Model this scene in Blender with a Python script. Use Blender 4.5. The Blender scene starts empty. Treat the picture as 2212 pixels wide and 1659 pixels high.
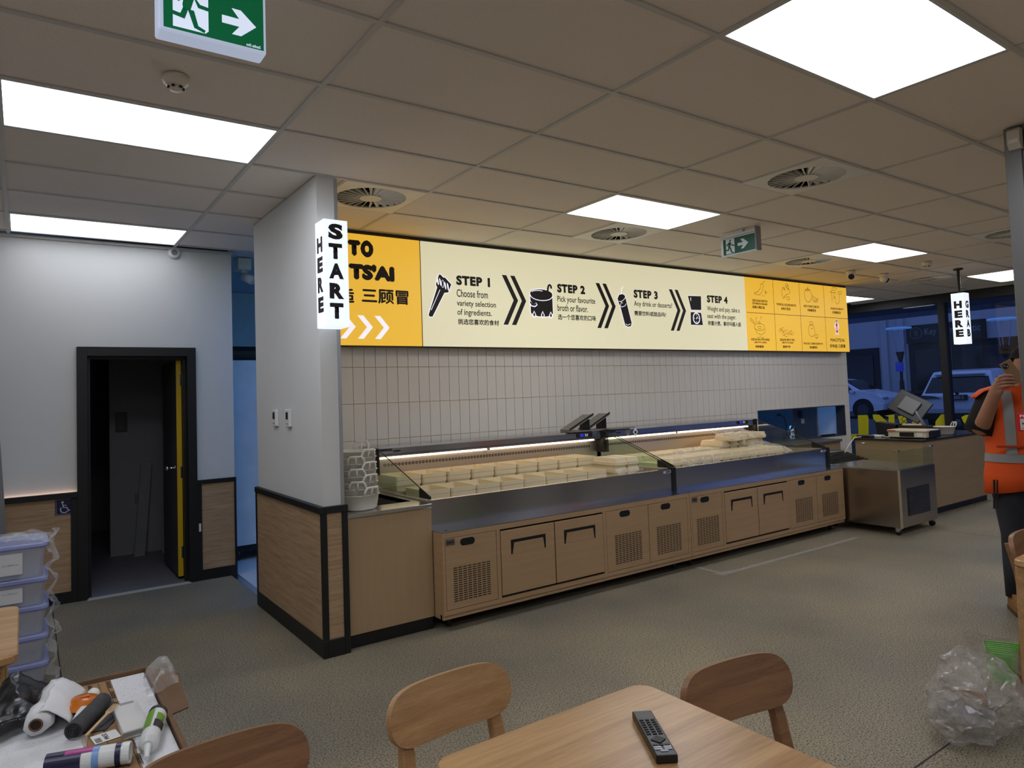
import bpy, bmesh, math, random
from mathutils import Vector, Matrix, noise
random.seed(7)
SC = bpy.context.scene
COL = SC.collection
PI = math.pi

# ---------------------------------------------------------------- camera
CAM = Vector((-1.1049, -2.8974, 1.5400)); HC = 2.9508
RR = Vector((0.8235579, -0.5661487, -0.0350448)); UU = Vector((0.0014708, -0.0596505, 0.9982182)); FW = Vector((0.5672304, 0.8221420, 0.0482930))
FPX = 1487.567; CX = 1074.785; CY = 782.096
cd = bpy.data.cameras.new('camera'); cam = bpy.data.objects.new('camera', cd); COL.objects.link(cam)
m = Matrix(((RR.x, UU.x, -FW.x, CAM.x), (RR.y, UU.y, -FW.y, CAM.y), (RR.z, UU.z, -FW.z, CAM.z), (0, 0, 0, 1)))
cam.matrix_world = m
cd.sensor_width = 36.0; cd.sensor_fit = 'HORIZONTAL'; cd.lens = FPX * 36.0 / 2212.0
cd.shift_x = (1106.0 - CX) / 2212.0; cd.shift_y = -(829.5 - CY) / 2212.0
cd.clip_start = 0.05; cd.clip_end = 300
SC.camera = cam
# ---------------------------------------------------------------- world: blue dusk sky
w = bpy.data.worlds.new('dusk'); SC.world = w; w.use_nodes = True
bg = w.node_tree.nodes['Background']; bg.inputs[0].default_value = (0.15, 0.21, 0.47, 1); bg.inputs[1].default_value = 2.2
# ---------------------------------------------------------------- exposure
SC.view_settings.view_transform = 'Standard'; SC.view_settings.look = 'None'
SC.view_settings.exposure = 0.0; SC.view_settings.gamma = 1.0; SC.view_settings.use_curve_mapping = False
PANEL = 8.8          # brightness of the ceiling light panels

# ---------------------------------------------------------------- materials
def lin(c):
    return tuple(((v / 255) / 12.92 if v / 255 <= 0.04045 else ((v / 255 + 0.055) / 1.055) ** 2.4) for v in c) + (1.0,)
MATS = {}
def nodes(name):
    mt = bpy.data.materials.new(name); mt.use_nodes = True
    nt = mt.node_tree; b = nt.nodes['Principled BSDF']
    return mt, nt, b
def N(nt, typ, **kw):
    n = nt.nodes.new(typ)
    for k, v in kw.items(): setattr(n, k, v)
    return n
def plain(name, rgb, rough=0.5, metal=0.0, var=0.06, scale=6.0, bump=0.0, spec=0.5, trans=0.0, alpha=1.0, coat=0.0):
    if name in MATS: return MATS[name]
    mt, nt, b = nodes(name); c = lin(rgb)
    tc = N(nt, 'ShaderNodeTexCoord'); no = N(nt, 'ShaderNodeTexNoise'); no.inputs['Scale'].default_value = scale; no.inputs['Detail'].default_value = 4
    nt.links.new(tc.outputs['Object'], no.inputs['Vector'])
    r = N(nt, 'ShaderNodeValToRGB'); r.color_ramp.elements[0].position = 0.3; r.color_ramp.elements[1].position = 0.7
    r.color_ramp.elements[0].color = tuple(v * (1 - var) for v in c[:3]) + (1,); r.color_ramp.elements[1].color = tuple(min(1, v * (1 + var)) for v in c[:3]) + (1,)
    nt.links.new(no.outputs['Fac'], r.inputs[0]); nt.links.new(r.outputs[0], b.inputs['Base Color'])
    b.inputs['Roughness'].default_value = rough; b.inputs['Metallic'].default_value = metal; b.inputs['Specular IOR Level'].default_value = spec
    b.inputs['Transmission Weight'].default_value = trans; b.inputs['Alpha'].default_value = alpha; b.inputs['Coat Weight'].default_value = coat
    if bump:
        bp = N(nt, 'ShaderNodeBump'); bp.inputs['Strength'].default_value = bump; bp.inputs['Distance'].default_value = 0.01
        nt.links.new(no.outputs['Fac'], bp.inputs['Height']); nt.links.new(bp.outputs[0], b.inputs['Normal'])
    MATS[name] = mt; return mt
def emit(name, rgb, strength, rough=0.4, linear=None):
    if name in MATS: return MATS[name]
    mt, nt, b = nodes(name); c = linear or lin(rgb)
    b.inputs['Base Color'].default_value = tuple(v * 0.6 for v in c[:3]) + (1,); b.inputs['Roughness'].default_value = rough
    b.inputs['Emission Color'].default_value = c; b.inputs['Emission Strength'].default_value = strength
    MATS[name] = mt; return mt
def wood(name, dark, light, grain=(1.2, 14, 14), rough=0.45, coord='Object', amt=1.0, band=3.0):
    if name in MATS: return MATS[name]
    mt, nt, b = nodes(name)
    tc = N(nt, 'ShaderNodeTexCoord'); mp = N(nt, 'ShaderNodeMapping'); mp.inputs['Scale'].default_value = grain
    nt.links.new(tc.outputs[coord], mp.inputs['Vector'])
    n1 = N(nt, 'ShaderNodeTexNoise'); n1.inputs['Scale'].default_value = band; n1.inputs['Detail'].default_value = 3; n1.inputs['Distortion'].default_value = 0.6
    n2 = N(nt, 'ShaderNodeTexNoise'); n2.inputs['Scale'].default_value = band * 7; n2.inputs['Detail'].default_value = 5; n2.inputs['Roughness'].default_value = 0.7
    nt.links.new(mp.outputs[0], n1.inputs['Vector']); nt.links.new(mp.outputs[0], n2.inputs['Vector'])
    mx = N(nt, 'ShaderNodeMath', operation='MULTIPLY_ADD'); mx.inputs[1].default_value = 0.45
    nt.links.new(n2.outputs['Fac'], mx.inputs[0]); ml = N(nt, 'ShaderNodeMath', operation='MULTIPLY'); ml.inputs[1].default_value = 0.6
    nt.links.new(n1.outputs['Fac'], ml.inputs[0]); nt.links.new(ml.outputs[0], mx.inputs[2])
    r = N(nt, 'ShaderNodeValToRGB'); r.color_ramp.elements[0].position = 0.5 - 0.15 * amt; r.color_ramp.elements[1].position = 0.5 + 0.15 * amt
    r.color_ramp.elements[0].color = lin(dark); r.color_ramp.elements[1].color = lin(light)
    nt.links.new(mx.outputs[0], r.inputs[0]); nt.links.new(r.outputs[0], b.inputs['Base Color'])
    b.inputs['Roughness'].default_value = rough
    bp = N(nt, 'ShaderNodeBump'); bp.inputs['Strength'].default_value = 0.08; bp.inputs['Distance'].default_value = 0.004
    nt.links.new(n2.outputs['Fac'], bp.inputs['Height']); nt.links.new(bp.outputs[0], b.inputs['Normal'])
    MATS[name] = mt; return mt
def steel(name, rgb=(206, 205, 204), rough=0.2, grain=(45, 45, 0.6), var=0.12):
    if name in MATS: return MATS[name]
    mt, nt, b = nodes(name); c = lin(rgb)
    tc = N(nt, 'ShaderNodeTexCoord'); mp = N(nt, 'ShaderNodeMapping'); mp.inputs['Scale'].default_value = grain
    no = N(nt, 'ShaderNodeTexNoise'); no.inputs['Scale'].default_value = 3; no.inputs['Detail'].default_value = 6
    nt.links.new(tc.outputs['Object'], mp.inputs['Vector']); nt.links.new(mp.outputs[0], no.inputs['Vector'])
    r = N(nt, 'ShaderNodeMapRange'); r.inputs['To Min'].default_value = rough * 0.85; r.inputs['To Max'].default_value = rough * 1.2
    nt.links.new(no.outputs['Fac'], r.inputs['Value']); nt.links.new(r.outputs[0], b.inputs['Roughness'])
    b.inputs['Base Color'].default_value = c; b.inputs['Metallic'].default_value = 1.0
    MATS[name] = mt; return mt
def glass(name, rgb=(225, 240, 230), alpha=0.12, rough=0.02):
    """thin architectural glass: mostly see-through, mirrors by Fresnel"""
    if name in MATS: return MATS[name]
    mt = bpy.data.materials.new(name); mt.use_nodes = True; nt = mt.node_tree; nt.nodes.clear()
    out = N(nt, 'ShaderNodeOutputMaterial'); tr = N(nt, 'ShaderNodeBsdfTransparent'); tr.inputs[0].default_value = lin(rgb)
    gl = N(nt, 'ShaderNodeBsdfGlossy'); gl.inputs['Roughness'].default_value = rough; gl.inputs[0].default_value = (0.9, 0.95, 0.93, 1)
    lw = N(nt, 'ShaderNodeLayerWeight'); lw.inputs[0].default_value = 0.5; fr = N(nt, 'ShaderNodeMath', operation='POWER'); fr.inputs[1].default_value = 4.5; nt.links.new(lw.outputs['Facing'], fr.inputs[0])
    ma = N(nt, 'ShaderNodeMath', operation='ADD'); ma.inputs[1].default_value = alpha; ma.use_clamp = True
    mx = N(nt, 'ShaderNodeMixShader'); nt.links.new(fr.outputs[0], ma.inputs[0]); nt.links.new(ma.outputs[0], mx.inputs[0])
    nt.links.new(tr.outputs[0], mx.inputs[1]); nt.links.new(gl.outputs[0], mx.inputs[2]); nt.links.new(mx.outputs[0], out.inputs[0])
    MATS[name] = mt; return mt
def film(name, rgb, opac=0.3, rough=0.2):
    """clear or milky plastic film"""
    if name in MATS: return MATS[name]
    mt = bpy.data.materials.new(name); mt.use_nodes = True; nt = mt.node_tree; nt.nodes.clear()
    out = N(nt, 'ShaderNodeOutputMaterial'); tr = N(nt, 'ShaderNodeBsdfTransparent')
    pr = N(nt, 'ShaderNodeBsdfPrincipled'); pr.inputs['Base Color'].default_value = lin(rgb); pr.inputs['Roughness'].default_value = rough; pr.inputs['Specular IOR Level'].default_value = 0.8
    lw = N(nt, 'ShaderNodeLayerWeight'); lw.inputs[0].default_value = 0.35
    tc = N(nt, 'ShaderNodeTexCoord'); no = N(nt, 'ShaderNodeTexNoise'); no.inputs['Scale'].default_value = 14; nt.links.new(tc.outputs['Object'], no.inputs['Vector'])
    a = N(nt, 'ShaderNodeMath', operation='MULTIPLY_ADD'); a.inputs[1].default_value = 0.5; a.inputs[2].default_value = opac - 0.1; a.use_clamp = True
    mu = N(nt, 'ShaderNodeMath', operation='MULTIPLY'); nt.links.new(lw.outputs['Facing'], mu.inputs[0]); nt.links.new(no.outputs['Fac'], mu.inputs[1])
    ad = N(nt, 'ShaderNodeMath', operation='MULTIPLY_ADD'); ad.inputs[1].default_value = 0.2; nt.links.new(no.outputs['Fac'], ad.inputs[0]); nt.links.new(mu.outputs[0], ad.inputs[2])
    nt.links.new(ad.outputs[0], a.inputs[0])
    mx = N(nt, 'ShaderNodeMixShader'); nt.links.new(a.outputs[0], mx.inputs[0]); nt.links.new(tr.outputs[0], mx.inputs[1]); nt.links.new(pr.outputs[0], mx.inputs[2])
    nt.links.new(mx.outputs[0], out.inputs[0])
    MATS[name] = mt; return mt
def concrete():
    mt, nt, b = nodes('polished_concrete')
    tc = N(nt, 'ShaderNodeTexCoord')
    big = N(nt, 'ShaderNodeTexNoise'); big.inputs['Scale'].default_value = 0.8; big.inputs['Detail'].default_value = 5
    sp = N(nt, 'ShaderNodeTexNoise'); sp.inputs['Scale'].default_value = 125; sp.inputs['Detail'].default_value = 3; sp.inputs['Roughness'].default_value = 0.65
    vo = N(nt, 'ShaderNodeTexVoronoi'); vo.inputs['Scale'].default_value = 150
    for n in (big, sp, vo): nt.links.new(tc.outputs['Object'], n.inputs['Vector'])
    r = N(nt, 'ShaderNodeValToRGB'); e = r.color_ramp.elements
    e[0].position = 0.36; e[0].color = lin((30, 29, 27)); e[1].position = 0.66; e[1].color = lin((182, 174, 156))
    x = e.new(0.455); x.color = lin((140, 132, 115))
    nt.links.new(sp.outputs['Fac'], r.inputs[0])
    r2 = N(nt, 'ShaderNodeValToRGB'); r2.color_ramp.elements[0].color = (0.60, 0.62, 0.64, 1); r2.color_ramp.elements[1].color = (1.06, 0.99, 0.86, 1)
    r2.color_ramp.elements[0].position = 0.35; r2.color_ramp.elements[1].position = 0.68
    nt.links.new(big.outputs['Fac'], r2.inputs[0])
    mu = N(nt, 'ShaderNodeMix', data_type='RGBA', blend_type='MULTIPLY'); mu.inputs[0].default_value = 1
    nt.links.new(r.outputs[0], mu.inputs[6]); nt.links.new(r2.outputs[0], mu.inputs[7])
    v2 = N(nt, 'ShaderNodeMapRange'); v2.inputs['From Min'].default_value = 0.15; v2.inputs['From Max'].default_value = 0.6; v2.inputs['To Min'].default_value = 1.12; v2.inputs['To Max'].default_value = 0.82
    nt.links.new(vo.outputs['Distance'], v2.inputs['Value'])
    m2 = N(nt, 'ShaderNodeMix', data_type='RGBA', blend_type='MULTIPLY'); m2.inputs[0].default_value = 0.5
    nt.links.new(mu.outputs[2], m2.inputs[6]); nt.links.new(v2.outputs[0], m2.inputs[7])
    nt.links.new(m2.outputs[2], b.inputs['Base Color'])
    rr = N(nt, 'ShaderNodeMapRange'); rr.inputs['To Min'].default_value = 0.38; rr.inputs['To Max'].default_value = 0.6
    nt.links.new(big.outputs['Fac'], rr.inputs['Value']); nt.links.new(rr.outputs[0], b.inputs['Roughness'])
    b.inputs['Specular IOR Level'].default_value = 0.35
    MATS['concrete'] = mt; return mt
def speckled(name, rgb, dark, scale=130, thr=0.64, rough=0.9):
    mt, nt, b = nodes(name)
    tc = N(nt, 'ShaderNodeTexCoord'); sp = N(nt, 'ShaderNodeTexNoise'); sp.inputs['Scale'].default_value = scale; sp.inputs['Detail'].default_value = 2
    nt.links.new(tc.outputs['Object'], sp.inputs['Vector'])
    r = N(nt, 'ShaderNodeValToRGB'); e = r.color_ramp.elements; e[0].position = thr; e[0].color = lin(rgb); e[1].position = thr + 0.03; e[1].color = lin(dark)
    nt.links.new(sp.outputs['Fac'], r.inputs[0]); nt.links.new(r.outputs[0], b.inputs['Base Color']); b.inputs['Roughness'].default_value = rough
    b.inputs['Specular IOR Level'].default_value = 0.2
    MATS[name] = mt; return mt

# ---------------------------------------------------------------- mesh building
MW = {}
def Rz(a): return Matrix.Rotation(a, 4, 'Z')
def thing(name, label, cat, loc=(0, 0, 0), rotz=0.0, group=None, rot=None):
    o = bpy.data.objects.new(name, None); COL.objects.link(o); o.empty_display_size = 0.05
    M = Matrix.Translation(Vector(loc)) @ (rot.to_4x4() if rot is not None else Rz(rotz))
    o.matrix_world = M; MW[o.name] = M
    o['label'] = label; o['category'] = cat
    if group: o['group'] = group
    return o
class MB:
    def __init__(s): s.bm = bmesh.new()
    def faces(s, vs, fs):
        v = [s.bm.verts.new(p) for p in vs]
        for f in fs:
            try: s.bm.faces.new([v[i] for i in f])
            except ValueError: pass
        return s
    def box(s, a, b, bev=0.0, seg=1):
        x0, y0, z0 = (min(a[i], b[i]) for i in range(3)); x1, y1, z1 = (max(a[i], b[i]) for i in range(3))
        r = bmesh.ops.create_cube(s.bm, size=1.0, matrix=Matrix.Translation(((x0 + x1) / 2, (y0 + y1) / 2, (z0 + z1) / 2)) @ Matrix.Diagonal((x1 - x0, y1 - y0, z1 - z0, 1)))
        if bev > 0:
            es = list({e for v in r['verts'] for e in v.link_edges})
            bmesh.ops.bevel(s.bm, geom=es, offset=min(bev, 0.49 * min(x1 - x0, y1 - y0, z1 - z0)), segments=seg, affect='EDGES', profile=0.6)
        return s
    def cyl(s, p0, p1, r0, r1=None, seg=14, caps=True):
        r1 = r0 if r1 is None else r1; p0, p1 = Vector(p0), Vector(p1); d = p1 - p0
        q = d.to_track_quat('Z', 'Y').to_matrix().to_4x4()
        bmesh.ops.create_cone(s.bm, cap_ends=caps, segments=seg, radius1=max(r0, 1e-5), radius2=max(r1, 1e-5), depth=d.length, matrix=Matrix.Translation((p0 + p1) / 2) @ q)
        return s
    def prism(s, pts, o, u, v, n, d):
        """polygon pts (2d) on plane o + a*u + b*v, extruded d along n"""
        o, u, v, n = Vector(o), Vector(u), Vector(v), Vector(n)
        A = [o + u * a + v * b for a, b in pts]; B = [p + n * d for p in A]; k = len(pts)
        return s.faces(A + B, [list(range(k))[::-1], list(range(k, 2 * k))] + [[i, (i + 1) % k, k + (i + 1) % k, k + i] for i in range(k)])
    def lathe(s, prof, c=(0, 0, 0), seg=20, sx=1.0, sy=1.0):
        c = Vector(c); n = len(prof); vs = []; fs = []
        for i in range(seg):
            a = 2 * PI * i / seg
            for r, z in prof: vs.append(c + Vector((r * math.cos(a) * sx, r * math.sin(a) * sy, z)))
        for i in range(seg):
            j = (i + 1) % seg
            for k in range(n - 1): fs.append([i * n + k, j * n + k, j * n + k + 1, i * n + k + 1])
        s.faces(vs, fs); bmesh.ops.remove_doubles(s.bm, verts=s.bm.verts[:], dist=1e-5); return s
    def loft(s, rings, cap=True):
        """rings: lists of equal length of points"""
        k = len(rings[0]); vs = [p for r in rings for p in r]; fs = []
        for i in range(len(rings) - 1):
            for j in range(k): fs.append([i * k + j, i * k + (j + 1) % k, (i + 1) * k + (j + 1) % k, (i + 1) * k + j])
        if cap: fs += [list(range(k))[::-1], list(range((len(rings) - 1) * k, len(rings) * k))]
        return s.faces(vs, fs)
    def tube(s, path, r, seg=8, closed=False):
        P = [Vector(p) for p in path]; n = len(P); rings = []
        up = Vector((0, 0, 1)); prev = None
        for i in range(n):
            t = (P[(i + 1) % n] - P[i - 1]) if closed else (P[min(i + 1, n - 1)] - P[max(i - 1, 0)])
            t.normalize(); a = (prev - t * prev.dot(t)) if prev is not None else t.cross(up if abs(t.z) < 0.9 else Vector((1, 0, 0)))
            a.normalize(); b = t.cross(a); prev = a; rad = r[i] if isinstance(r, (list, tuple)) else r
            rings.append([P[i] + (a * math.cos(2 * PI * k / seg) + b * math.sin(2 * PI * k / seg)) * rad for k in range(seg)])
        if closed: rings.append(rings[0])
        return s.loft(rings, cap=not closed)
    def sheet(s, fn, nu, nv):
        vs = [Vector(fn(i / nu, j / nv)) for j in range(nv + 1) for i in range(nu + 1)]
        return s.faces(vs, [[j * (nu + 1) + i, j * (nu + 1) + i + 1, (j + 1) * (nu + 1) + i + 1, (j + 1) * (nu + 1) + i] for j in range(nv) for i in range(nu)])
    def solid(s, t):
        bmesh.ops.recalc_face_normals(s.bm, faces=s.bm.faces[:]); bmesh.ops.solidify(s.bm, geom=s.bm.faces[:], thickness=t); return s
    def mv(s, M):
        bmesh.ops.transform(s.bm, matrix=M, verts=s.bm.verts[:]); return s
    def merge(s, d=1e-5):
        bmesh.ops.remove_doubles(s.bm, verts=s.bm.verts[:], dist=d); return s
    def mesh(s, name, mat, smooth=False, normals=True):
        if normals: bmesh.ops.recalc_face_normals(s.bm, faces=s.bm.faces[:])
        me = bpy.data.meshes.new(name); s.bm.to_mesh(me); s.bm.free()
        if smooth:
            for p in me.polygons: p.use_smooth = True
        if mat: me.materials.append(mat)
        return me
    def part(s, name, mat, parent, smooth=False, label=None, world=False, kind=None, normals=True):
        me = s.mesh(name, mat, smooth, normals)
        return link(name, me, parent, label, world, kind)
    def top(s, name, mat, label, cat, group=None, smooth=False, kind=None, normals=True):
        me = s.mesh(name, mat, smooth, normals)
        xs = [v.co for v in me.vertices]
        c = Vector(((min(v.x for v in xs) + max(v.x for v in xs)) / 2, (min(v.y for v in xs) + max(v.y for v in xs)) / 2, min(v.z for v in xs)))
        me.transform(Matrix.Translation(-c)); o = bpy.data.objects.new(name, me); COL.objects.link(o); o.location = c; MW[o.name] = Matrix.Translation(c)
        o['label'] = label; o['category'] = cat
        if group: o['group'] = group
        if kind: o['kind'] = kind
        return o
    def struct(s, name, mat, label=None, cat=None, smooth=False):
        me = s.mesh(name, mat, smooth); o = bpy.data.objects.new(name, me); COL.objects.link(o); MW[o.name] = Matrix.Identity(4)
        o['kind'] = 'structure'; o['label'] = label or name.replace('_', ' '); o['category'] = cat or name.split('_')[0]
        return o
def link(name, me, parent, label=None, world=False, kind=None):
    M = MW[parent.name]
    if world: me.transform(M.inverted())
    o = bpy.data.objects.new(name, me); COL.objects.link(o); o.parent = parent; MW[o.name] = M
    if label: o['label'] = label
    if kind: o['kind'] = kind
    return o
def kids(o): return [c for c in bpy.data.objects if c.parent == o]
CHILD = {}
def copy_thing(root, loc, rotz=0.0, label=None, group=None, rot=None):
    ch = CHILD.get(root.name)
    if ch is None:
        ch = [(c, kids(c)) for c in kids(root)]; CHILD[root.name] = ch
    r = root.copy(); COL.objects.link(r); M = Matrix.Translation(Vector(loc)) @ (rot.to_4x4() if rot is not None else Rz(rotz)); r.matrix_world = M; MW[r.name] = M
    if label: r['label'] = label
    if group: r['group'] = group
    for c, gs in ch:
        k = c.copy(); COL.objects.link(k); k.parent = r; MW[k.name] = M
        for g in gs:
            q = g.copy(); COL.objects.link(q); q.parent = k; MW[q.name] = M
    return r
def ring(c, rx, ry, seg=16, rot=0.0, ax=None, pw=1.0):
    """ellipse around c; ax = (u, v) vectors"""
    u, v = ax if ax else (Vector((1, 0, 0)), Vector((0, 1, 0)))
    u, v = Vector(u), Vector(v); out = []
    for i in range(seg):
        a = 2 * PI * i / seg + rot; ca, sa = math.cos(a), math.sin(a)
        out.append(Vector(c) + u * rx * math.copysign(abs(ca) ** pw, ca) + v * ry * math.copysign(abs(sa) ** pw, sa))
    return out
# ---------------------------------------------------------------- lettering
TXT = bpy.data.curves.new('glyphs', 'FONT'); TXO = bpy.data.objects.new('glyphs', TXT); COL.objects.link(TXO)
def glyphs(body, bold=0.0, spacing=1.0, res=3):
    TXT.body = body; TXT.offset = bold; TXT.space_character = spacing; TXT.resolution_u = res
    dg = bpy.context.evaluated_depsgraph_get(); dg.update()
    me = bpy.data.meshes.new_from_object(TXO.evaluated_get(dg)); bm = bmesh.new(); bm.from_mesh(me); bpy.data.meshes.remove(me); return bm
def text(body, o, u, v, n, wd, ht, name, mat, parent, bold=0.02, rough=0.0, spacing=1.0, lift=0.0012, kind=None, res=3, heavy=0.0):
    """flat print: fitted into wd x ht from corner o along u (reading direction) and v (up)"""
    bm = glyphs(body, bold, spacing, res)
    if not bm.verts: bm.free(); return None
    if rough:
        es = [e for e in bm.edges if len(e.link_faces) == 1 and e.calc_length() > 0.14]
        if es: bmesh.ops.subdivide_edges(bm, edges=es, cuts=4)
        for vv in bm.verts:
            q = noise.noise_vector(vv.co * 9.0); vv.co.x += q.x * rough; vv.co.y += q.y * rough
    xs = [p.co.x for p in bm.verts]; ys = [p.co.y for p in bm.verts]; x0, x1, y0, y1 = min(xs), max(xs), min(ys), max(ys)
    o, u, v, n = Vector(o), Vector(u), Vector(v), Vector(n)
    for p in bm.verts:
        a, b = (p.co.x - x0) / max(1e-6, x1 - x0) * wd, (p.co.y - y0) / max(1e-6, y1 - y0) * ht
        p.co = o + u * a + v * b + n * lift
    me = bpy.data.meshes.new(name); bm.to_mesh(me)
    if heavy:      # heavier strokes: the same outlines laid over each other, a little shifted
        for k, (a, b) in enumerate(((1, 0), (-1, 0), (0, 1), (0, -1))):
            m2 = me.copy(); m2.transform(Matrix.Translation(u * a * heavy + v * b * heavy + n * 0.00004 * (k + 1))); bm.from_mesh(m2); bpy.data.meshes.remove(m2)
        bm.to_mesh(me)
    bm.free(); me.materials.append(mat)
    return link(name, me, parent, None, True, kind)
def flat(pts, o, u, v, n, lift=0.001):
    o, u, v, n = Vector(o), Vector(u), Vector(v), Vector(n); mb = MB()
    return mb.faces([o + u * a + v * b + n * lift for a, b in pts], [list(range(len(pts)))])
def stroke(mb, pts, wd, o, u, v, n, lift=0.0012, closed=False):
    o, u, v, n = Vector(o), Vector(u), Vector(v), Vector(n)
    P = [Vector((a, b)) for a, b in pts]; k = len(P); vs = []
    for i in range(k):
        t = (P[(i + 1) % k] - P[i - 1]) if closed else (P[min(i + 1, k - 1)] - P[max(i - 1, 0)])
        if t.length < 1e-9: t = Vector((1, 0))
        t.normalize(); q = Vector((-t.y, t.x)) * wd / 2
        for s in (P[i] + q, P[i] - q): vs.append(o + u * s.x + v * s.y + n * lift)
    m = k if closed else k - 1
    mb.faces(vs, [[2 * i, 2 * i + 1, 2 * ((i + 1) % k) + 1, 2 * ((i + 1) % k)] for i in range(m)])
    return mb
def arc(cx, cy, rx, ry, a0, a1, n=14):
    return [(cx + rx * math.cos(math.radians(a0 + (a1 - a0) * i / n)), cy + ry * math.sin(math.radians(a0 + (a1 - a0) * i / n))) for i in range(n + 1)]
XA, YA, ZA = Vector((1, 0, 0)), Vector((0, 1, 0)), Vector((0, 0, 1))
# shared materials
M_white = plain('white_paint', (222, 222, 218), 0.75, var=0.015, scale=3)
M_black = plain('black_trim', (16, 16, 17), 0.5, var=0.1)
M_ink = plain('black_print', (30, 26, 24), 0.6, var=0.05)
M_blackplastic = plain('black_plastic', (22, 22, 24), 0.4, var=0.1)
M_whiteplastic = plain('white_plastic', (228, 228, 224), 0.4, var=0.02)
M_steel = steel('brushed_steel')
M_steelv = steel('brushed_steel_wide', (196, 197, 203), 0.2, (45, 45, 0.6))
M_lam = wood('laminate_oak', (148, 121, 91), (178, 149, 115), (2.0, 2.0, 26), 0.5, amt=1.6, band=1.6)
M_lamh = wood('laminate_wainscot', (152, 122, 90), (196, 164, 126), (2.0, 2.0, 34), 0.55, amt=1.2, band=2.0)
M_beech = wood('beech_laminate', (170, 138, 102), (190, 157, 118), (1.6, 1.6, 20), 0.42, amt=2.0, band=1.4)
M_ash = wood('rubberwood', (152, 110, 70), (210, 168, 118), (0.7, 13, 13), 0.36, amt=1.5, band=2.0)
M_ash_shaded = wood('rubberwood_shaded', (112, 78, 54), (166, 122, 84), (0.7, 15, 15), 0.38, amt=1.4, band=2.2)  # same rubberwood, its colour darkened to paint in shade
M_concrete = concrete()
M_tile = speckled('ceiling_board', (242, 232, 220), (176, 163, 150), 300, 0.645)
M_grid = plain('grid_tee', (206, 203, 197), 0.5, var=0.02)
M_panel = emit('light_panel', (240, 244, 255), PANEL); M_paneld = emit('light_panel_dim', (240, 244, 255), PANEL * 0.36)
M_glass = glass('side_glass_pane', (244, 250, 244), 0.03)
# ================================================================ the room
# floor (concrete; a separate blue vinyl floor lies in the kitchen)
mb = MB(); mb.box((-3.6, -6.2, -0.12), (11.3, 2.6, 0)); mb.box((-3.6, 2.6, -0.12), (0.5, 3.72, 0)); mb.box((8.83, 2.6, -0.12), (11.3, 6.2, 0))
floor = mb.struct('floor', M_concrete, 'ground grey polished concrete floor with exposed aggregate', 'floor')
M_cut = plain('joint_filler', (52, 46, 40), 0.8)
for a, b in (((-0.93, 1.2), (-0.92, 3.6)), ((-2.0, -1.49), (3.4, -1.485)), ((6.65, -3.0), (6.66, 0.55))):
    d = Vector((b[0] - a[0], b[1] - a[1], 0)); n = Vector((-d.y, d.x, 0)).normalized() * 0.004
    p = [Vector((a[0], a[1], 0)) - n, Vector((a[0], a[1], 0)) + n, Vector((b[0], b[1], 0)) + n, Vector((b[0], b[1], 0)) - n]
    MB().faces([q + ZA * 0.0006 for q in p], [[0, 1, 2, 3]]).part('saw_cut_joint', M_cut, floor)
M_vinyl = plain('kitchen_vinyl', (196, 204, 212), 0.45, var=0.03)
MB().box((0.5, 2.62, -0.12), (8.83, 6.2, 0)).struct('floor_kitchen', M_vinyl, 'pale vinyl kitchen floor behind the white partition', 'floor')
MB().box((0.44, 2.58, 0), (0.5, 3.7, 0.004)).struct('trim_1', M_steel, 'metal floor strip between the concrete and the kitchen vinyl', 'trim')
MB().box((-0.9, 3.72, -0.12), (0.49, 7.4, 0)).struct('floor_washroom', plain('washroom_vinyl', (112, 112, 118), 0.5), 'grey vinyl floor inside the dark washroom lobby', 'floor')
MB().box((-0.68, 3.66, 0), (0.1, 3.72, 0.006)).struct('trim_2', plain('threshold_bar', (190, 188, 180), 0.4), 'pale threshold bar under the black door frame', 'trim')

# walls
mb = MB()
mb.box((-3.6, 3.72, 0), (-0.67, 3.84, HC)); mb.box((0.1, 3.72, 0), (0.49, 3.84, HC)); mb.box((-0.67, 3.72, 1.99), (0.1, 3.84, HC))
wdoor = mb.struct('wall_door', M_white, 'white painted wall around the black door frame', 'wall')
MB().box((0.40, 1.205, 0), (0.53, 2.62, HC)).struct('wall_column', M_white, 'white painted wall stub beside the serving counter', 'wall')
MB().box((0.512, 1.2, 0.895), (0.534, 1.215, HC - 0.01)).struct('trim_3', plain('alu_angle', (178, 180, 184), 0.35, 0.6), 'aluminium corner angle on the white wall stub', 'trim')
MB().box((-3.72, -6.2, 0), (-3.6, 3.84, HC)).struct('wall_left', M_white, 'white side wall of the seating area', 'wall')
MB().box((-3.72, -6.32, 0), (11.3, -6.2, HC)).struct('wall_rear', M_white, 'white wall behind the seating area', 'wall')
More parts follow.
